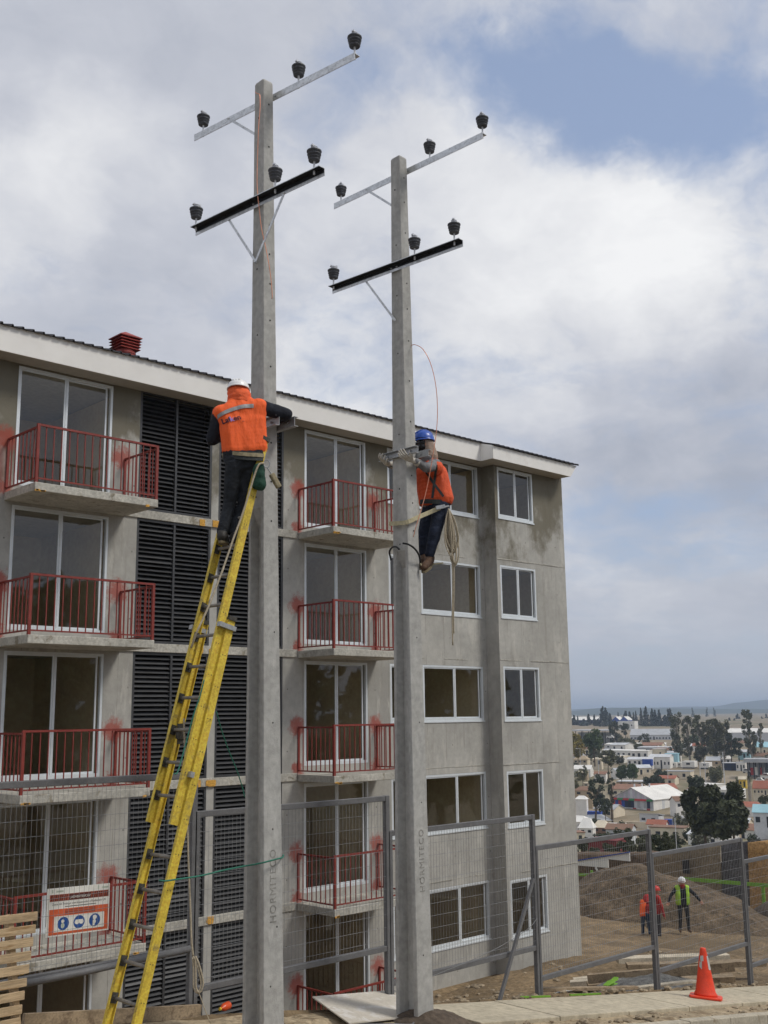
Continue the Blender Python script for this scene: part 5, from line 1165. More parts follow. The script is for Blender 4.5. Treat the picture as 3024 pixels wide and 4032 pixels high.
# ---------------------------------------------------------------- people on the site
def site_person(base, h, face, mats, label, pose, lean=0):
    """standing figure; face = heading in the ground plane, pose = hand targets in body axes (right, forward, up)"""
    s_ = h/1.78; f = V((math.sin(face), math.cos(face), 0)); rgt = V((f.y, -f.x, 0)); b0 = V(base)
    def P(r, fo, u): return b0+rgt*(r*s_)+f*((fo+lean*max(0, u-.9))*s_)+V((0, 0, u*s_))
    hl, hr = pose
    c = [(P(0, .03, 1.60), .092*s_, P(0, .05, 1.54), .085*s_, 3), (P(0, .0, 1.50), .06*s_, P(0, 0, 1.42), .07*s_, 3), (P(-.17, 0, 1.40), .075*s_, P(.17, 0, 1.40), .075*s_, 0), (P(-.11, .01, 1.22), .10*s_, P(.11, .01, 1.22), .10*s_, 0), (P(-.10, .005, 1.12), .10*s_, P(.10, .005, 1.12), .10*s_, 0), (P(-.09, 0, 1.02), .10*s_, P(.09, 0, 1.02), .10*s_, 0),
         (P(-.085, 0, .92), .11*s_, P(.085, 0, .92), .11*s_, 1), (P(-.10, 0, .88), .095*s_, P(-.13, .03, .48), .068*s_, 1), (P(-.13, .03, .48), .066*s_, P(-.15, 0, .09), .055*s_, 1), (P(.10, 0, .88), .095*s_, P(.12, .03, .48), .068*s_, 1), (P(.12, .03, .48), .066*s_, P(.14, 0, .09), .055*s_, 1),
         (P(-.15, -.03, .045), .045*s_, P(-.17, .15, .04), .040*s_, 2), (P(.14, -.03, .045), .045*s_, P(.16, .15, .04), .040*s_, 2)]
    for sg, hd in ((-1, hl), (1, hr)):
        sh = P(sg*.20, 0, 1.38); hp = P(*hd); m_ = (sh+hp)/2; dr = (hp-sh); bend = max(0, .56*s_-dr.length)*.8; el = m_+V((0, 0, -1))*bend*.6-f*bend*.5+rgt*sg*.04*s_
        c += [(sh, .068*s_, el, .055*s_, 0), (el, .052*s_, hp, .042*s_, 0)]+[(a, r1_, b, r2_, 3) for a, r1_, b, r2_, _ in hand_caps(hp, hp+(hp-el).normalized()*.06, f+V((0, 0, .2)), sg)]
    o = skin('person', c, .024, mats, loc=b0, it=3, fold=.006, fsc=9); tag(o, label, 'person')
    vcaps = between(P(-.15, 0, 1.39), P(.15, 0, 1.39), P(-.11, .01, 1.22), P(.11, .01, 1.22), .094*s_, 4, 0)+between(P(-.12, .01, 1.22), P(.12, .01, 1.22), P(-.11, 0, .95), P(.11, 0, .95), .118*s_, 5, 0)
    return o, P, vcaps, f, s_
feet = (33.68, 20.62, ground_z(33.68, 20.62)+.0)
o, P, vc_, f_, s_ = site_person((33.68, 20.62, -1.22), 1.80, R(225), ['navy_cloth', 'trouser_dark', 'boot_brown', 'skin'], 'site worker in lime vest and white helmet gesturing beside the mound', ((-.52, .22, 1.02), (.50, .12, .98)))
ctr = P(0, 0, 1.2)
v_ = skin('vest', vc_, .02, ['lime_vest'], o, it=3, fold=.006, fsc=9, cut=lambda c: (c-ctr).dot(f_) > 0 and abs((c-ctr).dot(V((f_.y, -f_.x, 0)))) < .095 or c.z < ctr.z-.42); so = v_.modifiers.new('solid', 'SOLIDIFY'); so.thickness = .012; so.offset = 1
helmet('helmet', P(0, .03, 1.635), (0, 0, 1), f_, .128, 'helmet_white', o)
skin('scarf', [(P(0, .055, 1.50), .085, P(0, .04, 1.45), .085, 0)], .02, ['red_cloth'], o, it=2)
o, P, vc_, f_, s_ = site_person((32.66, 21.02, -1.42), 1.78, R(120), ['red_cloth', 'cloth_grey', 'boot_brown', 'skin'], 'site worker in red jacket and red helmet partly hidden by the fence post', ((-.24, .10, .82), (.26, .14, .84)))
v_ = skin('vest', vc_, .02, ['red_cloth'], o, it=3, fold=.008, fsc=9); helmet('helmet', P(0, .03, 1.635), (0, 0, 1), f_, .126, 'helmet_red', o)
mb = MB(); mb.box(-.01, .01, -.01, .01, 0, .01); sq_ = MB(); pc = P(-.12, -.16, 1.25); 
o, P, vc_, f_, s_ = site_person((32.62, 21.42, -1.42), 1.48, R(70), ['red_cloth', 'cloth_blue', 'boot_brown', 'skin'], 'stooping site worker in dark red jacket with an orange vest, left of the red-helmeted man', ((-.2, .30, .75), (.2, .32, .78)), lean=.55)
v_ = skin('vest', vc_, .02, ['vest_orange'], o, it=3, fold=.006, fsc=9, cut=lambda c: (c-P(0, 0, 1.2)).dot(V((f_.y, -f_.x, 0))) > .02); so = v_.modifiers.new('solid', 'SOLIDIFY'); so.thickness = .012; so.offset = 1
skin('hood', [(P(0, .02, 1.56), .115, P(0, .0, 1.42), .11, 0)], .02, ['red_cloth'], o, it=2, fold=.008, fsc=14)
BUILD=[('canopy_shed', 'long pale canopy shed behind the yellow tree', 'shed', [455.6, 325.6, -5.9, 18.0, 3.44, 0.95], 18, ('flat', 1.2), 'grey', 'palegrey', 10, 0), ('long_shed', 'long white-roofed shed behind the dark trees at far left', 'shed', [812.0, 583.7, -1.8, 25.0, 2.42, 0.948], 30, ('gable', 2.8), 'navy', 'white', 0, 0), ('twin_gable_warehouse', 'blue twin-gabled warehouse with white roofs among the far conifers', 'warehouse', [795.6, 537.3, -1.8, 14.3, 2.05, 0.977], 40, ('twin', 3.2), 'blue', 'white', 18, 0), ('depot_building', 'white depot with a dark open bay in front of the blue warehouse', 'building', [665.3, 444.3, -4.4, 11.7, 4.47, 0.982], 25, ('flat', 1), 'white', 'white', 14, 3), ('grey_barn', 'long grey ribbed barn in the middle distance', 'barn', [548.3, 349.1, -9.8, 24.2, 3.43, 1.004], 40, ('gable', 3.3), 'palegrey', 'grey', 4, 14), ('flat_store', 'long low pale store roof in front of the grey barn', 'building', [442.6, 291.5, -10.2, 27.1, 1.68, 0.988], 30, ('flat', 0.8), 'palegrey', 'white', 3, 8), ('flat_store', 'low grey flat-roofed store left of the tall eucalyptus trees', 'building', [405.2, 257.4, -10.7, 13.3, 2.27, 1.005], 20, ('flat', 0.6), 'grey', 'palegrey', 6, 6), ('white_block', 'bright white building with stepped parapets among the houses', 'building', [371.8, 253.6, -11.3, 13.2, 2.62, 0.972], 22, ('flat', 0.6), 'white', 'white', 28, 6), ('white_block', 'bright white lower block with a slanting side beside the bushy pale tree', 'building', [349.3, 242.1, -13.0, 11.0, 2.92, 0.965], 16, ('flat', 0.5), 'white', 'cream', 20, 4), ('white_block', 'white cube building above the blue container in the town', 'building', [347.3, 227.1, -10.4, 6.4, 2.73, 0.992], 10, ('flat', 0.4), 'white', 'white', 16, 3), ('white_block', 'white low building with a porch below the white cube building', 'building', [330.7, 216.1, -11.7, 8.3, 1.87, 0.992], 9, ('gable', 0.7), 'white', 'palegrey', 10, 5), ('tall_white_house', 'tall white house front left of the teal shed', 'house', [355.4, 223.8, -11.3, 4.4, 4.18, 1.009], 10, ('flat', 0.4), 'cream', 'white', 10, 4), ('white_house', 'white house with dark carport left of the parked trucks', 'house', [336.8, 212.0, -13.1, 7.0, 3.95, 1.009], 10, ('gable', 0.9), 'white', 'palegrey', 12, 6), ('teal_shed', 'teal blue shed at the left of the eucalyptus trunks', 'shed', [344.9, 212.2, -10.8, 4.3, 2.43, 1.019], 9, ('flat', 0.5), 'skyblue', 'skyblue', 8, 0), ('tan_house', 'cream house with a tan roof at the left edge of the town', 'house', [323.1, 235.8, -11.4, 4.9, 1.49, 0.94], 9, ('hip', 1.3), 'cream', 'tan', 15, 3), ('cream_house', 'small cream house right of the light pole at left', 'house', [322.4, 228.2, -11.4, 3.2, 1.78, 0.955], 8, ('hip', 0.6), 'cream', 'cream', 12, 2), ('large_warehouse', 'large pale warehouse behind the tall single tree at right', 'warehouse', [495.3, 261.2, -9.6, 21.8, 5.77, 1.085], 40, ('gable', 1.9), 'palegrey', 'white', 12, 0), ('corner_store', 'cream store with a sky blue roof at the far right', 'store', [400.4, 205.4, -11.4, 6.5, 3.91, 1.097], 14, ('gable', 2.0), 'cream', 'skyblue', 10, 5), ('blue_house', 'pale blue low house under the eucalyptus at right', 'house', [388.0, 207.5, -11.0, 4.4, 2.03, 1.08], 8, ('gable', 0.9), 'skyblue', 'palegrey', 12, 3), ('roofed_yard', 'grey canopy roof on dark posts at the right edge', 'canopy', [323.9, 168.3, -12.6, 8.5, 3.53, 1.092], 14, ('canopy', 1.2), 'dark', 'grey', 4, 0), ('banner_shed', 'dark blue stall with a pale sign board under the trees', 'stall', [343.3, 189.3, -13.2, 4.3, 2.22, 1.067], 4, ('flat', 0.4), 'navy', 'palegrey', 6, 2), ('white_stall', 'white stall between the dark blue stall and the canopy', 'stall', [343.3, 185.0, -13.4, 3.0, 2.7, 1.077], 5, ('flat', 0.4), 'white', 'palegrey', 6, 3), ('white_roof_house', 'white house with a bright hipped roof below the blue container', 'house', [190.1, 138.1, -18.5, 2.9, 1.34, 0.943], 9, ('hip', 1.9), 'white', 'white', 14, 2), ('brown_house', 'brown house with a pale tan roof beside the bright hipped roof', 'house', [196.0, 138.6, -18.6, 3.1, 1.06, 0.955], 8, ('hip', 1.4), 'brown', 'cream', 14, 2), ('wall_house', 'low white walled house in the row below the striped warehouse', 'house', [206.0, 141.7, -19.3, 3.5, 1.36, 0.968], 6, ('flat', 0.3), 'white', 'white', 10, 4), ('garden_wall', 'long cream garden wall below the striped warehouse', 'wall', [219.2, 143.5, -20.0, 6.9, 1.55, 0.991], 1, ('flat', 0.1), 'cream', 'cream', 12, 0), ('grey_shed', 'grey shed with a dark doorway in front of the striped warehouse', 'shed', [228.5, 147.6, -19.4, 4.5, 1.4, 0.997], 6, ('mono', 0.6), 'palegrey', 'palegrey', 18, 2), ('rust_house', 'house with a rusty brown roof left behind the striped warehouse', 'house', [269.6, 181.4, -17.2, 7.8, 1.86, 0.979], 10, ('gable', 1.3), 'cream', 'rust', 16, 4), ('tan_building', 'tan flat building behind the rusty roof', 'building', [291.2, 194.1, -16.0, 8.3, 1.28, 0.983], 10, ('flat', 0.4), 'tan', 'palegrey', 12, 3), ('gable_house', 'small white gabled house with a brown verge right of the striped warehouse', 'house', [246.2, 149.4, -17.7, 3.2, 2.0, 1.025], 8, ('gable', 1.1), 'white', 'brown', -30, 2), ('red_roof_house', 'long house with a red tiled roof at the right edge', 'house', [270.9, 140.1, -15.2, 5.0, 1.54, 1.094], 10, ('gable', 1.9), 'cream', 'tile', 6, 6), ('yellow_house', 'small yellow house left of the palm tree', 'house', [299.4, 161.2, -15.4, 2.0, 2.08, 1.077], 6, ('gable', 0.8), 'yellow', 'cream', 10, 2), ('pale_house', 'pale blue-grey house seen through the big dark tree', 'house', [190.8, 99.1, -14.7, 3.4, 2.59, 1.092], 9, ('gable', 1.35), 'palegrey', 'skyblue', 8, 2), ('brown_roof_house', 'low house with a brown roof at the left behind the dark tree', 'house', [242.6, 176.5, -15.4, 4.6, 1.42, 0.942], 9, ('hip', 1.0), 'tan', 'brown', 12, 2), ('tent', 'white pitched tent left of the dark tree', 'tent', [222.0, 162.3, -15.5, 2.6, 1.15, 0.94], 6, ('hip', 0.8), 'white', 'white', 10, 0), ('cream_wall_house', 'small cream house front above the brown roof', 'house', [271.5, 196.2, -15.2, 2.1, 0.97, 0.945], 6, ('flat', 0.4), 'cream', 'cream', 10, 1), ('tan_small_house', 'small tan house in the clutter left of the light pole', 'house', [291.1, 211.7, -13.7, 2.9, 1.33, 0.942], 6, ('gable', 0.4), 'tan', 'cream', 10, 2), ('maroon_container', 'maroon corrugated container wall behind the dark bushes', 'container', [91.5, 64.6, -7.3, 2.9, 1.12, 0.956], 2.6, ('flat', 0.1), 'maroon', 'maroon', 22, 0)]
TREES=[('leaf_yellow', 'yellow-leaved tree at the left edge of the town, upper one', [326.5, 239.6, -9.2, 5.0, 9.51, 0.938]), ('leaf_yellow', 'lower yellow bush beside the dark green tree', [318.7, 233.4, -9.1, 5.5, 5.26, 0.939]), ('leaf_green', 'rounded dark green tree right of the yellow tree', [316.3, 224.7, -8.8, 7.0, 10.44, 0.953]), ('leaf_dark', 'round dark tree in front of the white depot, left', [462.3, 316.1, -6.0, 5.4, 8.36, 0.971]), ('leaf_dark', 'narrow dark tree right in front of the depot bay', [469.6, 314.2, -6.1, 4.5, 7.51, 0.981]), ('leaf_olive', 'pale bushy tree in front of the bright white houses', [283.5, 196.6, -10.7, 4.9, 5.65, 0.964]), ('leaf_euc', 'tall eucalyptus at the left of the grove, pale topped', [363.5, 220.2, -11.7, 5.5, 18.85, 1.026]), ('leaf_euc', 'second eucalyptus from the left of the grove', [362.8, 215.5, -11.6, 4.8, 17.11, 1.035]), ('leaf_euc', 'broad eucalyptus in the middle of the grove', [363.5, 210.4, -11.5, 6.4, 16.87, 1.046]), ('leaf_euc', 'widest eucalyptus of the grove, right of its middle', [363.8, 205.9, -11.4, 7.2, 16.74, 1.056]), ('leaf_euc', 'eucalyptus at the right shoulder of the grove', [363.6, 202.1, -11.3, 5.5, 14.88, 1.063]), ('leaf_dark', 'lower dark tree at the right end of the grove', [363.0, 199.1, -11.3, 4.6, 10.27, 1.069]), ('leaf_dark', 'small dark tree overhanging the pale blue house', [362.5, 195.8, -10.5, 3.9, 7.64, 1.076]), ('leaf_euc', 'tall single feathery tree right of the grove', [380.6, 200.2, -11.7, 5.8, 19.4, 1.087]), ('leaf_euc', 'side crown beside the tall single tree', [383.8, 198.3, -8.2, 2.8, 10.44, 1.094]), ('leaf_dark', 'dark ragged tree left of the striped warehouse', [210.1, 149.7, -17.0, 4.1, 9.59, 0.952]), ('leaf_dark', 'dark leaning tree top beside the striped warehouse', [215.5, 149.0, -16.8, 2.1, 10.41, 0.966]), ('leaf_dark', 'low dark bushes at the foot of the ragged tree', [209.8, 146.8, -16.5, 3.5, 3.73, 0.96]), ('leaf_green', 'bright green round tree above the striped warehouse', [285.7, 193.4, -13.9, 4.5, 4.35, 0.976]), ('leaf_green', 'second bright green round tree above the striped warehouse', [285.9, 189.5, -13.8, 4.7, 4.67, 0.986]), ('leaf_dark', 'dark low trees behind the white warehouse roof', [285.1, 181.6, -15.3, 6.3, 2.81, 1.004]), ('leaf_dark', 'dark tree behind the right end of the white warehouse roof', [215.4, 126.9, -10.7, 4.2, 3.09, 1.038]), ('leaf_dark', 'small dark conifer in front of the garden wall', [186.4, 126.0, -17.3, 1.3, 2.03, 0.977]), ('leaf_olive', 'scrubby pale bush left of the dark ragged tree', [266.9, 194.1, -13.6, 3.5, 4.71, 0.942]), ('leaf_olive', 'grey scrub near the left edge below the tan house', [249.6, 183.9, -14.5, 2.6, 5.07, 0.936]), ('leaf_dark', 'dark bush at the right edge behind the orange bank', [204.4, 105.5, -12.5, 2.9, 2.32, 1.094])]
CONIFERS=[[721.8, 503.3, -5.2, 6.6, 16.27, 0.962], [727.6, 503.9, -5.3, 5.2, 15.4, 0.965], [733.3, 504.4, -5.4, 5.2, 10.95, 0.968], [749.2, 551.0, -5.7, 6.0, 10.0, 0.937], [746.9, 545.6, -5.6, 3.0, 9.69, 0.94], [733.6, 529.9, -5.4, 7.3, 6.8, 0.945], [756.2, 541.3, -5.8, 4.5, 10.98, 0.95], [758.9, 537.6, -5.8, 3.5, 10.72, 0.954], [735.8, 518.3, -5.5, 6.3, 6.75, 0.957], [910.8, 616.8, -2.3, 2.3, 9.41, 0.975], [831.5, 555.5, -2.7, 5.8, 10.41, 0.982], [816.8, 541.5, -5.2, 5.2, 12.01, 0.985], [801.9, 527.7, -6.0, 3.0, 12.27, 0.989], [803.0, 526.0, -6.0, 3.0, 13.54, 0.991], [755.0, 489.8, -6.3, 3.3, 16.04, 0.995], [740.1, 476.0, -6.3, 6.9, 16.6, 0.999], [742.7, 471.9, -6.3, 5.5, 15.18, 1.005], [748.2, 472.7, -6.4, 5.1, 14.31, 1.007], [745.4, 467.7, -6.3, 6.0, 14.22, 1.011], [751.9, 466.8, -6.5, 6.0, 10.53, 1.015], [749.3, 461.4, -6.4, 6.0, 14.65, 1.019], [741.4, 455.1, -7.0, 6.3, 15.4, 1.02], [964.8, 528.3, -9.4, 3.9, 9.73, 1.07], [967.0, 524.4, -9.5, 3.9, 9.15, 1.074], [1100.6, 592.5, -11.3, 10.7, 14.94, 1.077], [1112.2, 570.4, -12.1, 7.5, 12.25, 1.097], [1158.5, 589.8, -12.9, 7.1, 16.08, 1.1], [1465.8, 861.0, -17.8, 9.6, 29.95, 1.04], [1519.3, 868.4, -18.7, 8.1, 31.18, 1.052], [1524.6, 859.1, -18.8, 10.7, 30.67, 1.058], [1236.7, 656.2, -14.1, 8.4, 15.24, 1.083], [757.7, 495.0, -6.5, 6.2, 6.97, 0.992], [747.7, 482.8, -6.4, 6.1, 5.9, 0.997]]
BUSHES=[[74.2, 54.4, -5.5, 1.3, 1.57, 0.938], [68.8, 48.1, -4.5, 1.1, 0.99, 0.961], [71.1, 48.3, -4.6, 1.3, 1.28, 0.974], [73.4, 48.5, -4.8, 1.4, 1.21, 0.987], [75.8, 48.5, -4.8, 1.3, 1.28, 1.001], [78.0, 48.8, -5.0, 1.1, 1.03, 1.012], [66.7, 47.8, -4.4, 1.1, 0.76, 0.949], [83.0, 55.7, -5.3, 1.1, 1.39, 0.98], [81.9, 53.8, -5.1, 1.0, 0.95, 0.989], [81.2, 51.2, -5.0, 1.5, 1.08, 1.009]]
BIGTREE=[[121.0, 70.5, -9.2, 5.1, 6.42, 1.043], [124.4, 68.6, -9.4, 4.4, 6.97, 1.067], [120.2, 67.7, -8.9, 5.9, 4.19, 1.058]]
CONTAINERS=[('shipping_container', 'bright blue shipping container left of the striped warehouse', [223.1, 160.8, -19.7, 5.6, 2.43, 0.946], 'blue'), ('shipping_container', 'dark blue container among the white houses', [330.3, 213.0, -11.2, 3.2, 1.55, 0.998], 'blue'), ('shipping_container', 'small blue container below the white warehouse wall', [225.9, 140.4, -19.5, 3.1, 1.29, 1.015], 'blue'), ('shipping_container', 'grey box container beside the small blue container', [220.0, 134.7, -18.3, 1.9, 1.52, 1.021], 'grey')]
TRUCKS=[[342.6, 210.3, -13.6, 2.1, 2.51, 1.02], [345.4, 209.6, -13.6, 1.6, 2.42, 1.025], [341.8, 203.9, -13.4, 4.2, 2.83, 1.033], [342.8, 198.2, -13.3, 2.9, 2.35, 1.047]]
CARS=[('white van parked under the pale canopy shed', [432.3, 297.9, -5.4, 3.4, 1.54, 0.967]), ('white car parked left of the red tiled roof', [292.7, 152.4, -13.5, 1.7, 1.17, 1.091]), ('white van parked under the grey canopy', [313.1, 160.9, -13.4, 1.2, 1.25, 1.096]), ('white pickup beside the grey canopy posts', [328.2, 175.1, -13.2, 2.4, 1.33, 1.081])]
POSTS=[('tall pale post right of the parked trucks', [285.7, 165.1, -15.1, 0.5, 7.91, 1.047]), ('shorter pale post beside the parked truck', [298.0, 173.9, -14.3, 0.6, 5.7, 1.043]), ('street light with two lamps below the grove', [305.7, 170.4, -12.7, 0.7, 6.85, 1.062]), ('thin light pole before the yellow tree', [307.0, 223.9, -8.5, 0.3, 3.03, 0.941]), ('wooden pole among the left houses', [277.8, 196.1, -11.2, 0.4, 4.38, 0.956]), ('white pole standing in front of the big dark tree', [106.4, 65.5, -9.5, 0.2, 4.26, 1.019]), ('thin post on the slope behind the fence', [204.1, 126.3, -16.6, 0.2, 2.71, 1.017]), ('pole right of the palm', [354.2, 185.8, -10.5, 0.3, 1.23, 1.088]), ('pole in front of the tan lot', [280.4, 174.1, -12.0, 0.3, 4.12, 1.015])]
PALM=[264.9, 140.8, -15.2, 2.1, 5.95, 1.082]
WAREHOUSE=[249.8, 166.1, -20.3, 10.4, 4.28, 0.984]

# ---------------------------------------------------------------- the town in the valley
def frame(r, yaw):
    """local axes of a building that turns its front towards the valley rim: u across, f towards the viewer"""
    x, y, z, w_, h_, az = r; a = az+R(yaw); f = V((-math.sin(a), -math.cos(a), 0)); u = V((math.cos(a), -math.sin(a), 0)); return V((x, y, z)), u, f
def quad_box(mb, c, u, f, w_, d, z0, z1):
    p = [c-u*w_/2, c+u*w_/2, c+u*w_/2-f*d, c-u*w_/2-f*d]
    mb.faces([(q.x, q.y, c.z+z0) for q in p]+[(q.x, q.y, c.z+z1) for q in p], [(0, 3, 2, 1), (4, 5, 6, 7), (0, 1, 5, 4), (1, 2, 6, 5), (2, 3, 7, 6), (3, 0, 4, 7)])
def quadm(name, P4, m, parent, th=.08, up_=V((0, 0, 1))):
    mb = MB(); mb.faces([tuple(p) for p in P4]+[tuple(p+up_*th) for p in P4], [(3, 2, 1, 0), (4, 5, 6, 7), (0, 1, 5, 4), (1, 2, 6, 5), (2, 3, 7, 6), (3, 0, 4, 7)]); return obj(name, mb, m, parent)
def roof_on(B_, c, u, f, w_, d, h_, kind, rh, m, wallm):
    ov = .22; W_ = w_/2+ov; top = c+V((0, 0, h_)); F0 = top+f*ov; Bk = top-f*(d+ov)
    if kind == 'flat':
        mb = MB(); cc = c+f*.12; quad_box(mb, cc, u, f, w_+.24, d+.24, h_+.002, h_+.002+rh*.5); obj('roof', mb, m, B_)
    elif kind == 'canopy':
        mb = MB(); quad_box(mb, c+f*.3, u, f, w_+.6, d+.6, h_-.5, h_+rh*.5); obj('roof', mb, m, B_)
    elif kind == 'mono':
        quadm('roof', [F0-u*W_+V((0, 0, rh)), F0+u*W_+V((0, 0, rh)), Bk+u*W_, Bk-u*W_], m, B_)
        mb = MB(); quad_box(mb, c, u, f, w_, .1, h_, h_+rh); obj('wall', mb, wallm, B_)
    elif kind == 'hip':
        rl = max(.2, w_*.25); mid = top-f*(d/2)+V((0, 0, rh)); A_, Z_ = mid-u*rl, mid+u*rl
        mb = MB(); e1, e2, e3, e4 = F0-u*W_, F0+u*W_, Bk+u*W_, Bk-u*W_
        mb.faces([tuple(q) for q in (e1, e2, e3, e4, A_, Z_)], [(0, 1, 5, 4), (1, 2, 5), (2, 3, 4, 5), (3, 0, 4), (3, 2, 1, 0)]); obj('roof', mb, m, B_)
    elif kind == 'gable':
        mid = -f*(d/2)+V((0, 0, rh)); a, b = top+mid-u*W_, top+mid+u*W_
        quadm('roof', [F0-u*W_, F0+u*W_, b, a], m, B_); quadm('roof', [Bk+u*W_, Bk-u*W_, a, b], m, B_)
        for sg in (-1, 1):
            mb = MB(); mb.poly([tuple(top+u*sg*w_/2), tuple(top+u*sg*w_/2-f*d), tuple(top+u*sg*w_/2-f*d/2+V((0, 0, rh*.96)))]); obj('gable', mb, wallm, B_)
    elif kind == 'twin':
        for k_ in (-1, 1):
            cu = top+u*(k_*w_/4); q = w_/4
            quadm('roof', [cu-u*q+f*ov, cu+f*ov+V((0, 0, rh)), cu-f*d+V((0, 0, rh)), cu-u*q-f*d], m, B_); quadm('roof', [cu+f*ov+V((0, 0, rh)), cu+u*q+f*ov, cu+u*q-f*d, cu-f*d+V((0, 0, rh))], m, B_)
            mb = MB(); mb.poly([tuple(cu-u*q), tuple(cu+u*q), tuple(cu+V((0, 0, rh*.97)))]); obj('gable', mb, wallm, B_)
for name, label, cat, r, d, (rk, rh), wc, rc, yaw, win in BUILD:
    c, u, f = frame(r, yaw); w_, h_ = r[3]*1.02, r[4]; d = min(d, max(w_*.9, 1.0)) if name != 'garden_wall' else .3
    B_ = thing(name, c, label, cat); mb = MB()
    if rk == 'canopy' or name == 'canopy_shed':
        for i in range(5):
            for dd in (0.3, d-.3): q = c+u*(-w_/2+w_*(i+.5)/5)-f*dd; obj('post', MB().box(q.x-.12, q.x+.12, q.y-.12, q.y+.12, c.z-4, c.z+h_), 'p_dark', B_)
        mb = MB(); quad_box(mb, c-f*(d-.2), u, f, w_, .2, -4, h_*.75); obj('wall', mb, 'p_grey', B_)
        if rk == 'canopy':
            for i, cl_ in enumerate(('red', 'white', 'red', 'grey', 'skyblue')): 
                mb = MB(); quad_box(mb, c-f*(d*.45)+u*(-w_*.3+w_*.15*i), u, f, w_*.09, .5, -1, 1.3+.2*(i % 2)); obj('stall_front', mb, 'p_'+cl_, B_)
    else:
        quad_box(mb, c, u, f, w_, d, -4.0, h_); obj('wall', mb, 'p_'+wc, B_)
    roof_on(B_, c, u, f, w_, d, h_, rk, rh, 'p_'+rc, 'p_'+wc)
    for i in range(win):
        ww = min(.9, w_/win*.45); wh = min(1.0, h_*.38); q = c+u*(-w_/2+w_*(i+.5)/win+random.uniform(-.1, .1)*w_/win)+f*.001; z0 = h_*.35
        mb = MB(); isdoor = (i == win//2 and h_ > 1.5)
        if isdoor: z0 = 0; wh = h_*.75
        quad_box(mb, q+f*.03, u, f, ww, .06, z0, z0+wh); obj('door' if isdoor else 'window', mb, 'p_dark', B_)
    if cat == 'container':
        mb = MB(); n = int(w_/.28)
        for i in range(n): quad_box(mb, c+u*(-w_/2+w_*(i+.5)/n)+f*.03, u, f, .13, .06, 0, h_-.1)
        obj('rib', mb, 'p_'+wc, B_)
# striped warehouse
c, u, f = frame(WAREHOUSE, 34); w_, h_, d = WAREHOUSE[3]*1.22, WAREHOUSE[4], 17.0
B_ = thing('striped_warehouse', c, 'warehouse with red, blue and grey striped front and long white roof', 'warehouse')
mb = MB(); quad_box(mb, c, u, f, w_, d, -4, h_); obj('wall', mb, 'p_white', B_)
ap = h_+2.75; top = c+V((0, 0, h_)); mb = MB(); mb.poly([tuple(top-u*w_/2+f*.01), tuple(top+u*w_/2+f*.01), tuple(c+V((0, 0, ap))+f*.01)]); mb.poly([tuple(top+u*w_/2-f*d), tuple(top-u*w_/2-f*d), tuple(c-f*d+V((0, 0, ap)))]); obj('gable', mb, 'p_lilac', B_)
for i in range(9):
    t0, t1 = (i+.1)/9, (i+.62)/9; x0, x1 = -w_/2+w_*t0, -w_/2+w_*t1; g0 = 2.65*(1-abs(2*t0-1)); g1 = 2.65*(1-abs(2*t1-1))
    mb = MB(); q = top+f*.05; mb.poly([tuple(q+u*x0), tuple(q+u*x1), tuple(q+u*x1+V((0, 0, g1))), tuple(q+u*x0+V((0, 0, g0)))]); obj('cladding', mb, ('p_grey', 'p_palegrey', 'p_grey')[i % 3], B_)
for sg in (-1, 1): quadm('roof', [top+u*sg*(w_/2+.3)+f*.4-V((0, 0, .12)), c+V((0, 0, ap+.05))+f*.4, c-f*d+V((0, 0, ap+.05)), top+u*sg*(w_/2+.3)-f*d-V((0, 0, .12))], 'p_white', B_, .1)
cols = ['red', 'blue', 'red', 'blue', 'navy', 'dark', 'navy', 'palegrey', 'grey', 'palegrey', 'grey', 'navy', 'grey']
for i, cn in enumerate(cols):
    mb = MB(); ww = w_/len(cols); quad_box(mb, c+u*(-w_/2+ww*(i+.5))+f*.06, u, f, ww*.98, .05, h_*.47, h_*.99); obj('cladding', mb, 'p_'+cn, B_)
cols = ['palegrey', 'palegrey', 'grey', 'white', 'palegrey', 'palegrey', 'red', 'white', 'palegrey', 'white', 'red', 'palegrey']
for i, cn in enumerate(cols):
    mb = MB(); ww = w_/len(cols); quad_box(mb, c+u*(-w_/2+ww*(i+.5))+f*.05, u, f, ww*.98, .04, -.2, h_*.46); obj('cladding', mb, 'p_'+cn, B_)
for i in range(7):
    quadm('awning', [top+u*(-w_/2+w_*i/7)+f*.08, top+u*(-w_/2+w_*(i+.97)/7)+f*.08, top+u*(-w_/2+w_*(i+.97)/7)+f*.55-V((0, 0, .45)), top+u*(-w_/2+w_*i/7)+f*.55-V((0, 0, .45))], ('p_red', 'p_green')[(i in (1, 3, 6))], B_, .06)
for i in range(3): mb = MB(); q = c+u*(-w_*.1+.9*i)-f*(3+2.2*i); quad_box(mb, q+V((0, 0, ap-.4)), u, f, .3, .3, 0, 1.2); obj('flue', mb, 'p_palegrey', B_)
for i in range(2): mb = MB(); q = c+u*(w_/2+.03)-f*(4+5*i); mb.poly([tuple(q+V((0, 0, .3))), tuple(q-f*1.2+V((0, 0, .3))), tuple(q-f*1.2+V((0, 0, h_*.95))), tuple(q+V((0, 0, h_*.95)))]); obj('light_panel', mb, 'p_palegrey', B_)
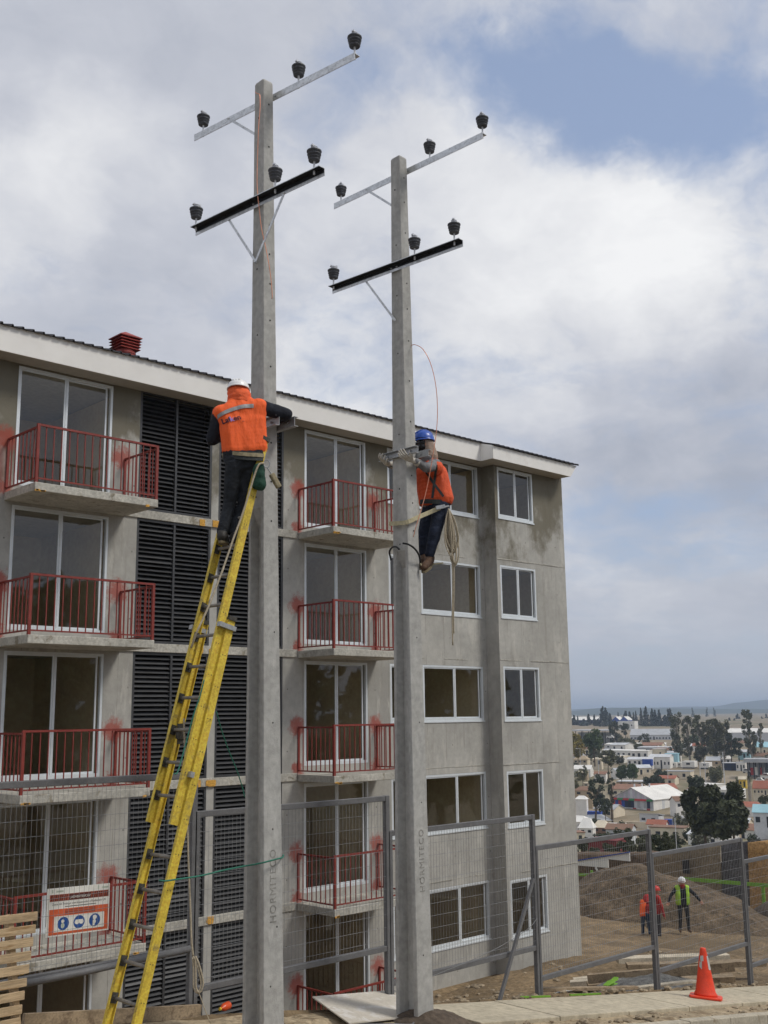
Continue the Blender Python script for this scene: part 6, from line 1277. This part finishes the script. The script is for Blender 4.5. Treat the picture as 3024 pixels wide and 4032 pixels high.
# containers, trucks, cars, posts
for name, label, r, cn in CONTAINERS:
    c, u, f = frame(r, 14); w_, h_ = r[3], r[4]; B_ = thing(name, c, label, 'container'); mb = MB(); quad_box(mb, c, u, f, w_, 2.4, -.6, h_); obj('body', mb, 'p_'+cn, B_)
    mb = MB(); n = max(5, int(w_/.3))
    for i in range(n): quad_box(mb, c+u*(-w_/2+w_*(i+.5)/n)+f*.04, u, f, w_/n*.5, .08, .12, h_-.12)
    obj('rib', mb, 'p_'+cn, B_)
    for z in (-.02, h_-.1): mb = MB(); quad_box(mb, c+f*.06, u, f, w_+.04, .12, z, z+.12); obj('frame', mb, 'p_'+cn, B_)
def wheels(B_, c, u, f, xs, r_, d):
    for xx in xs:
        for dd in (0, d-.2): 
            q = c+u*xx-f*dd+V((0, 0, r_)); mb = MB(); lathe_ax(mb, q-f*.25, f, [(r_*.5, 0), (r_, .02), (r_, .24), (r_*.5, .26)], 10); obj('wheel', mb, 'p_dark', B_)
lbl = ('white box truck parked leftmost in the yard below the grove', 'narrow white box truck second from the left in the yard', 'long white trailer parked in the yard in front of the grove', 'white truck standing apart at the right of the yard')
for r, lab in zip(TRUCKS, lbl):
    c, u, f = frame(r, 12); w_, h_ = r[3], r[4]; B_ = thing('parked_truck', c, lab, 'truck', 'trucks parked in the yard')
    mb = MB(); quad_box(mb, c, u, f, w_, 5.5, h_*.28, h_); obj('cargo_box', mb, 'p_white', B_)
    mb = MB(); quad_box(mb, c+f*.02, u, f, w_*.3, .06, h_*.58, h_*.82); obj('window', mb, 'p_dark', B_); mb = MB(); quad_box(mb, c-f*.2, u, f, w_*.9, 5, h_*.14, h_*.275); obj('chassis', mb, 'p_dark', B_)
    wheels(B_, c, u, f, (-w_*.36, w_*.36), h_*.16, 5.2)
for lab, r in CARS:
    c, u, f = frame(r, 10); w_ = max(r[3], 2.2); h_ = max(r[4], 1.1); B_ = thing('parked_car', c, lab, 'car', 'cars parked in the town'); mb = MB()
    prof = [(-.5, .22), (-.5, .55), (-.42, .62), (-.30, .98), (.18, 1.0), (.34, .66), (.48, .58), (.5, .22)]; vs = []
    for dd in (0, 1.6): vs += [c+u*(a*w_)-f*dd+V((0, 0, b*h_)) for a, b in prof]
    n = len(prof); mb.faces([tuple(q) for q in vs], [tuple(range(n)), tuple(reversed(range(n, 2*n)))]+[(i, i+n, (i+1) % n+n, (i+1) % n) for i in range(n)]); obj('body', mb, 'p_white', B_)
    mb = MB(); mb.poly([tuple(c+u*(a*w_)+f*.01+V((0, 0, b*h_))) for a, b in ((-.36, .65), (-.27, .93), (.16, .94), (.28, .67))]); obj('window', mb, 'p_dark', B_); wheels(B_, c, u, f, (-.32*w_, .32*w_), h_*.22, 1.6)
for lab, r in POSTS:
    c = V(r[:3]); B_ = thing('street_pole', c, lab, 'pole', 'poles in the town'); w0 = max(.07, r[3]*.42); mb = MB(); mb.tube([c-V((0, 0, 3)), c+V((0, 0, r[4]))], [w0*.55, w0*.4], 7); obj('mast', mb, 'p_palegrey', B_)
    if 'light' in lab or 'lamps' in lab: mb = MB(); t_ = c+V((0, 0, r[4])); mb.beam(t_+V((-.8, .8, 0)), t_+V((.6, -.6, 0)), .06, .05); mb.box(t_.x-1.0, t_.x-.7, t_.y+.7, t_.y+1.0, t_.z-.08, t_.z+.08); obj('lamp', mb, 'p_white', B_)
    elif 'wooden' in lab: mb = MB(); t_ = c+V((0, 0, r[4]-.3)); mb.beam(t_+V((-.6, .5, 0)), t_+V((.6, -.5, 0)), .08, .08); obj('crossarm', mb, 'bark', B_)
# ---------------------------------------------------------------- trees
def leaves(mb, c, r, n, s, rnd, flat=.0):
    for _ in range(n):
        while True:
            p = V((rnd.uniform(-1, 1), rnd.uniform(-1, 1), rnd.uniform(-1, 1)))
            if p.length_squared < 1: break
        p = V((p.x*r[0], p.y*r[1], p.z*r[2]))+c; a = V((rnd.gauss(0, 1), rnd.gauss(0, 1), rnd.gauss(0, 1)*(1-flat))).normalized(); b = a.cross(V((rnd.gauss(0, 1), rnd.gauss(0, 1), rnd.gauss(0, 1)))).normalized(); k_ = s*rnd.uniform(.6, 1.35)
        mb.poly([p-a*k_-b*k_*.35, p+b*k_*.5-a*k_*.1, p+a*k_+b*k_*.2, p-b*k_*.55+a*k_*.15])
def tree(name, label, r, kind, seed, group=None, dens=1.0, style='round', cat='tree'):
    rnd = random.Random(seed); x, y, z, w_, h_, az = r; c = V((x, y, z)); T = thing(name, c, label, cat, group); R_ = w_/2
    tb = MB(); lean = V((rnd.uniform(-.06, .06)*h_, rnd.uniform(-.06, .06)*h_, 0)); bm0 = max(.05, h_*.022)
    th = h_*(.85 if style in ('euc', 'conifer') else .6); tb.tube([c-V((0, 0, 3)), c, c+lean*.5+V((0, 0, th*.5)), c+lean+V((0, 0, th))], [bm0*1.3, bm0*1.15, bm0*.8, bm0*.3], 6)
    mb = MB(); cl_ = []
    if style == 'conifer':
        nl = 9; R_ *= 1.5
        for i in range(nl):
            t = i/(nl-1); rr = R_*(1-t*.92)*rnd.uniform(.8, 1.15); cl_.append((c+V((rnd.uniform(-.1, .1)*R_, rnd.uniform(-.1, .1)*R_, h_*(.14+.82*t))), (rr, rr, h_*.085)))
    else:
        n = {'round': 30, 'euc': 44, 'bush': 24}[style]; lo = {'round': .24, 'euc': .14, 'bush': .14}[style]
        for i in range(n):
            t = rnd.random(); zz_ = lo+(.94-lo)*t; wid = math.sin(math.pi*min(1, max(.08, (zz_-lo*.5)/(1.06-lo*.5))))**.7; a = rnd.uniform(0, 6.283); q = rnd.random()**.5*wid*R_*.92
            s_ = R_*rnd.uniform(.20, .38); cl_.append((c+lean*zz_+V((q*math.cos(a), q*math.sin(a), zz_*h_)), (s_, s_, s_*(1.0 if style != 'euc' else 1.25))))
        for q, s_ in cl_[::3]: st = c+lean*.5+V((0, 0, max(.1, (q.z-c.z)*.55))); tb.tube([st, (st+q)/2+V((0, 0, -.02*h_)), q], [bm0*.5, bm0*.35, bm0*.12], 5)
    ls = max(.10, min(.8, R_*(.12 if style != 'conifer' else .24)))*(1.0 if style != 'bush' else .9)
    for q, s_ in cl_: leaves(mb, q, s_, int(40*dens), ls, rnd)
    obj('trunk', tb, 'bark_pale' if style == 'euc' else 'bark', T); obj('crown', mb, kind, T, fix=False); return T
for i, (kind, label, r) in enumerate(TREES):
    st = 'euc' if kind == 'leaf_euc' else ('conifer' if 'conifer' in label else ('bush' if 'bush' in label and 'bushy' not in label or 'scrub' in label else 'round')); tree('eucalyptus_tree' if kind == 'leaf_euc' else ('bush' if st == 'bush' else 'tree'), label, r, kind, 100+i, None, 1.6, st, 'bush' if st == 'bush' else 'tree')
for i, r in enumerate(CONIFERS):
    tree('conifer_tree', 'dark conifer in the far tree line below the hills', r, 'leaf_conifer', 300+i, 'dark conifers in the far tree line', 1.5, 'conifer')
for i, r in enumerate(BUSHES):
    r = list(r); r[2] -= .8; r[4] += 1.0; r[3] *= 1.15; tree('bush', 'dense dark bush on the slope just beyond the site bank', r, 'leaf_dark', 400+i, 'dark bushes beyond the site bank', 2.2, 'bush', 'bush')
for i, (r, lab) in enumerate(zip(BIGTREE, ('big dark leafy tree on the slope, left trunk of the pair', 'big dark leafy tree on the slope, right trunk of the pair', 'low dark growth at the foot of the big dark trees'))):
    tree('tree', lab, r, 'leaf_dark', 500+i, None, 5.0, 'round')
x, y, z, w_, h_, az = PALM; c = V((x, y, z)); T = thing('palm_tree', c, 'palm tree with a thick trunk left of the red tiled roof', 'tree'); mb = MB(); mb.tube([c-V((0, 0, 2)), c+V((0, 0, h_*.45)), c+V((0, 0, h_*.72))], [.42, .45, .38], 9); obj('trunk', mb, 'bark_pale', T)
mb = MB(); rnd = random.Random(3)
for i in range(46):
    a = rnd.uniform(0, 6.283); e_ = rnd.uniform(-.5, 1.2); d = V((math.cos(a)*math.cos(e_), math.sin(a)*math.cos(e_), math.sin(e_))); s_ = d.cross(V((0, 0, 1))).normalized()*.12; b0 = c+V((0, 0, h_*.72)); q1 = b0+d*.8; q2 = q1+d*.6-V((0, 0, .35))
    mb.poly([b0-s_*.5, b0+s_*.5, q1+s_, q1-s_]); mb.poly([q1-s_, q1+s_, q2])
obj('crown', mb, 'leaf_olive', T, fix=False)
# crowded small houses, sheds and trees that fill the rest of the valley floor
rnd = random.Random(21); taken = [(math.degrees(r[5]), math.hypot(r[0], r[1]), r[3]) for r in [b_[3] for b_ in BUILD]+[WAREHOUSE]+TRUCKS+[c_[2] for c_ in CONTAINERS]]
def free(azd, D, w0): return all(abs(D-d2) > 9 or abs(azd-a2)*D*.01745 > (w2+w0)/2+1.0 for a2, d2, w2 in taken)
cnt = 0
for tr_ in range(900):
    if cnt >= 70: break
    D = 205+330*rnd.random()**1.1; azd = rnd.uniform(52.5, 65); w_ = rnd.uniform(3, 7.5)*(.75+D/900)
    if not free(azd, D, w_): continue
    if 292 < D < 322 and 55.4 < azd < 59.5: continue
    if 370 < D < 408 and azd > 58: continue
    taken.append((azd, D, w_)); cnt += 1; a = R(azd); h_ = rnd.uniform(1.6, 2.8); c0 = (D*math.sin(a), D*math.cos(a), far_z(D)-.1); r = (*c0, w_, h_, a)
    c, u, f = frame(r, rnd.choice((8, 14, -20, 24, 35))); d = w_*rnd.uniform(.6, .9); wc = rnd.choice(('white', 'white', 'white', 'cream', 'cream', 'palegrey', 'tan')); rc = rnd.choice(('white', 'palegrey', 'palegrey', 'rust', 'tile', 'cream', 'grey', 'brown')); rk = rnd.choice(('gable', 'gable', 'hip', 'flat'))
    B_ = thing('small_house', c, 'small '+{'palegrey': 'pale grey'}.get(wc, wc)+' house with '+{'palegrey': 'pale grey', 'tile': 'red tiled', 'rust': 'rusty'}.get(rc, rc)+' '+{'gable': 'gabled', 'hip': 'hipped', 'flat': 'flat'}[rk]+' roof in the town, '+('back rows' if D > 400 else ('middle rows' if D > 290 else 'near rows')), 'house', 'small houses crowding the valley floor'); mb = MB(); quad_box(mb, c, u, f, w_, d, -2, h_); obj('wall', mb, 'p_'+wc, B_); roof_on(B_, c, u, f, w_, d, h_, rk, rnd.uniform(.7, 1.4) if rk != 'flat' else .3, 'p_'+rc, 'p_'+wc)
    for i in range(2): mb = MB(); q = c+u*(-w_*.25+w_*.5*i)+f*.03; quad_box(mb, q, u, f, min(.9, w_*.16), .06, h_*(.35 if i else .02), h_*.75); obj('window' if i else 'door', mb, 'p_dark', B_)
for i in range(64):
    D = 150+430*rnd.random(); azd = rnd.uniform(52.5, 65); a = R(azd); w_ = rnd.uniform(2.2, 5)*(.7+D/700); h_ = w_*rnd.uniform(.7, 1.15)
    if 270 < D < 300 and 55.2 < azd < 59.8: continue
    if 210 < D < 300 and 53 < azd < 57.5 and rnd.random() < .6: continue
    r = (D*math.sin(a), D*math.cos(a), far_z(D)-.2, w_, h_, a); kd_ = rnd.choice(('leaf_dark', 'leaf_green', 'leaf_olive', 'leaf_euc', 'leaf_dark')); tree('garden_tree', 'small '+{'leaf_dark': 'dark', 'leaf_green': 'green', 'leaf_olive': 'pale olive', 'leaf_euc': 'grey-green'}[kd_]+(' bushy' if i % 3 == 0 else ' round')+' tree among the town houses '+('far back' if D > 430 else ('midway' if D > 280 else 'on the near slope')), r, kd_, 700+i, 'small trees among the town houses', 1.0, 'bush' if i % 3 == 0 else 'round')
# trees across the street, mirrored in the lower windows
for i, (x, y, h_) in enumerate(((8, -19, 11), (15, -22, 13), (22, -18, 10), (29, -23, 14), (37, -20, 12), (45, -24, 13), (54, -21, 12), (64, -25, 14))):
    tree('street_tree', 'tall leafy tree across the street, mirrored in the windows', (x, y, street(x)-.3, h_*.85, h_, 0), 'leaf_green', 900+i, 'trees across the street', 1.2, 'round')
# ---------------------------------------------------------------- hills
def ridge(D, prof, m, seed, d2):
    mb = MB(); a0, a1, n = R(10), R(100), 150; K = 8
    for j in range(K+1):
        t = j/K
        for i in range(n+1):
            a = a0+(a1-a0)*i/n; ad = math.degrees(a); e_ = prof[-1][1]
            for (p, ep), (q, eq) in zip(prof, prof[1:]):
                if ad <= q: k_ = max(0, (ad-p)/(q-p)); k_ = k_*k_*(3-2*k_); e_ = ep+(eq-ep)*k_; break
            hgt = 6+D*e_+D*.0008*noise.noise((ad*1.1, seed, 0))+D*.0005*noise.noise((ad*5, seed, 2))+D*.00022*noise.noise((ad*26, seed, 5)); rr = D-(1-t)*d2; mb.v.append((rr*math.sin(a), rr*math.cos(a), -8+(hgt+8)*(t**1.4)))
    for j in range(K):
        for i in range(n): mb.f.append((j*(n+1)+i, j*(n+1)+i+1, (j+1)*(n+1)+i+1, (j+1)*(n+1)+i)); mb.mi.append(0)
    tag(obj('hills', mb, m, smooth=True, fix=False), kind='structure')
ridge(3600, [(10, .003), (50, .002), (53.5, .0026), (55, .0052), (58, .0044), (60, .0030), (64, .0020), (80, .004), (100, .003)], 'hill_forest', 3, 900)
ridge(5600, [(10, .006), (50, .004), (56, .0045), (59, .0052), (60.6, .0050), (61.8, .0082), (63.2, .0103), (66, .013), (75, .009), (100, .006)], 'hill_forest', 9, 1500)
# ---------------------------------------------------------------- haze in the valley air
hz = bpy.data.materials.new('haze_air'); hz.use_nodes = True; t = NT(hz.node_tree); out = t.node('ShaderNodeOutputMaterial'); pvn = t.node('ShaderNodeVolumePrincipled')
pvn.inputs['Color'].default_value = (.66, .80, 1.0, 1); pvn.inputs['Density'].default_value = .00024; pvn.inputs['Anisotropy'].default_value = .2; t.link(pvn.outputs[0], out.inputs['Volume']); MATS['haze_air'] = hz
tag(obj('haze', MB().box(-2600, 9100, -4100, 9100, -24, 84), 'haze_air'), kind='stuff')
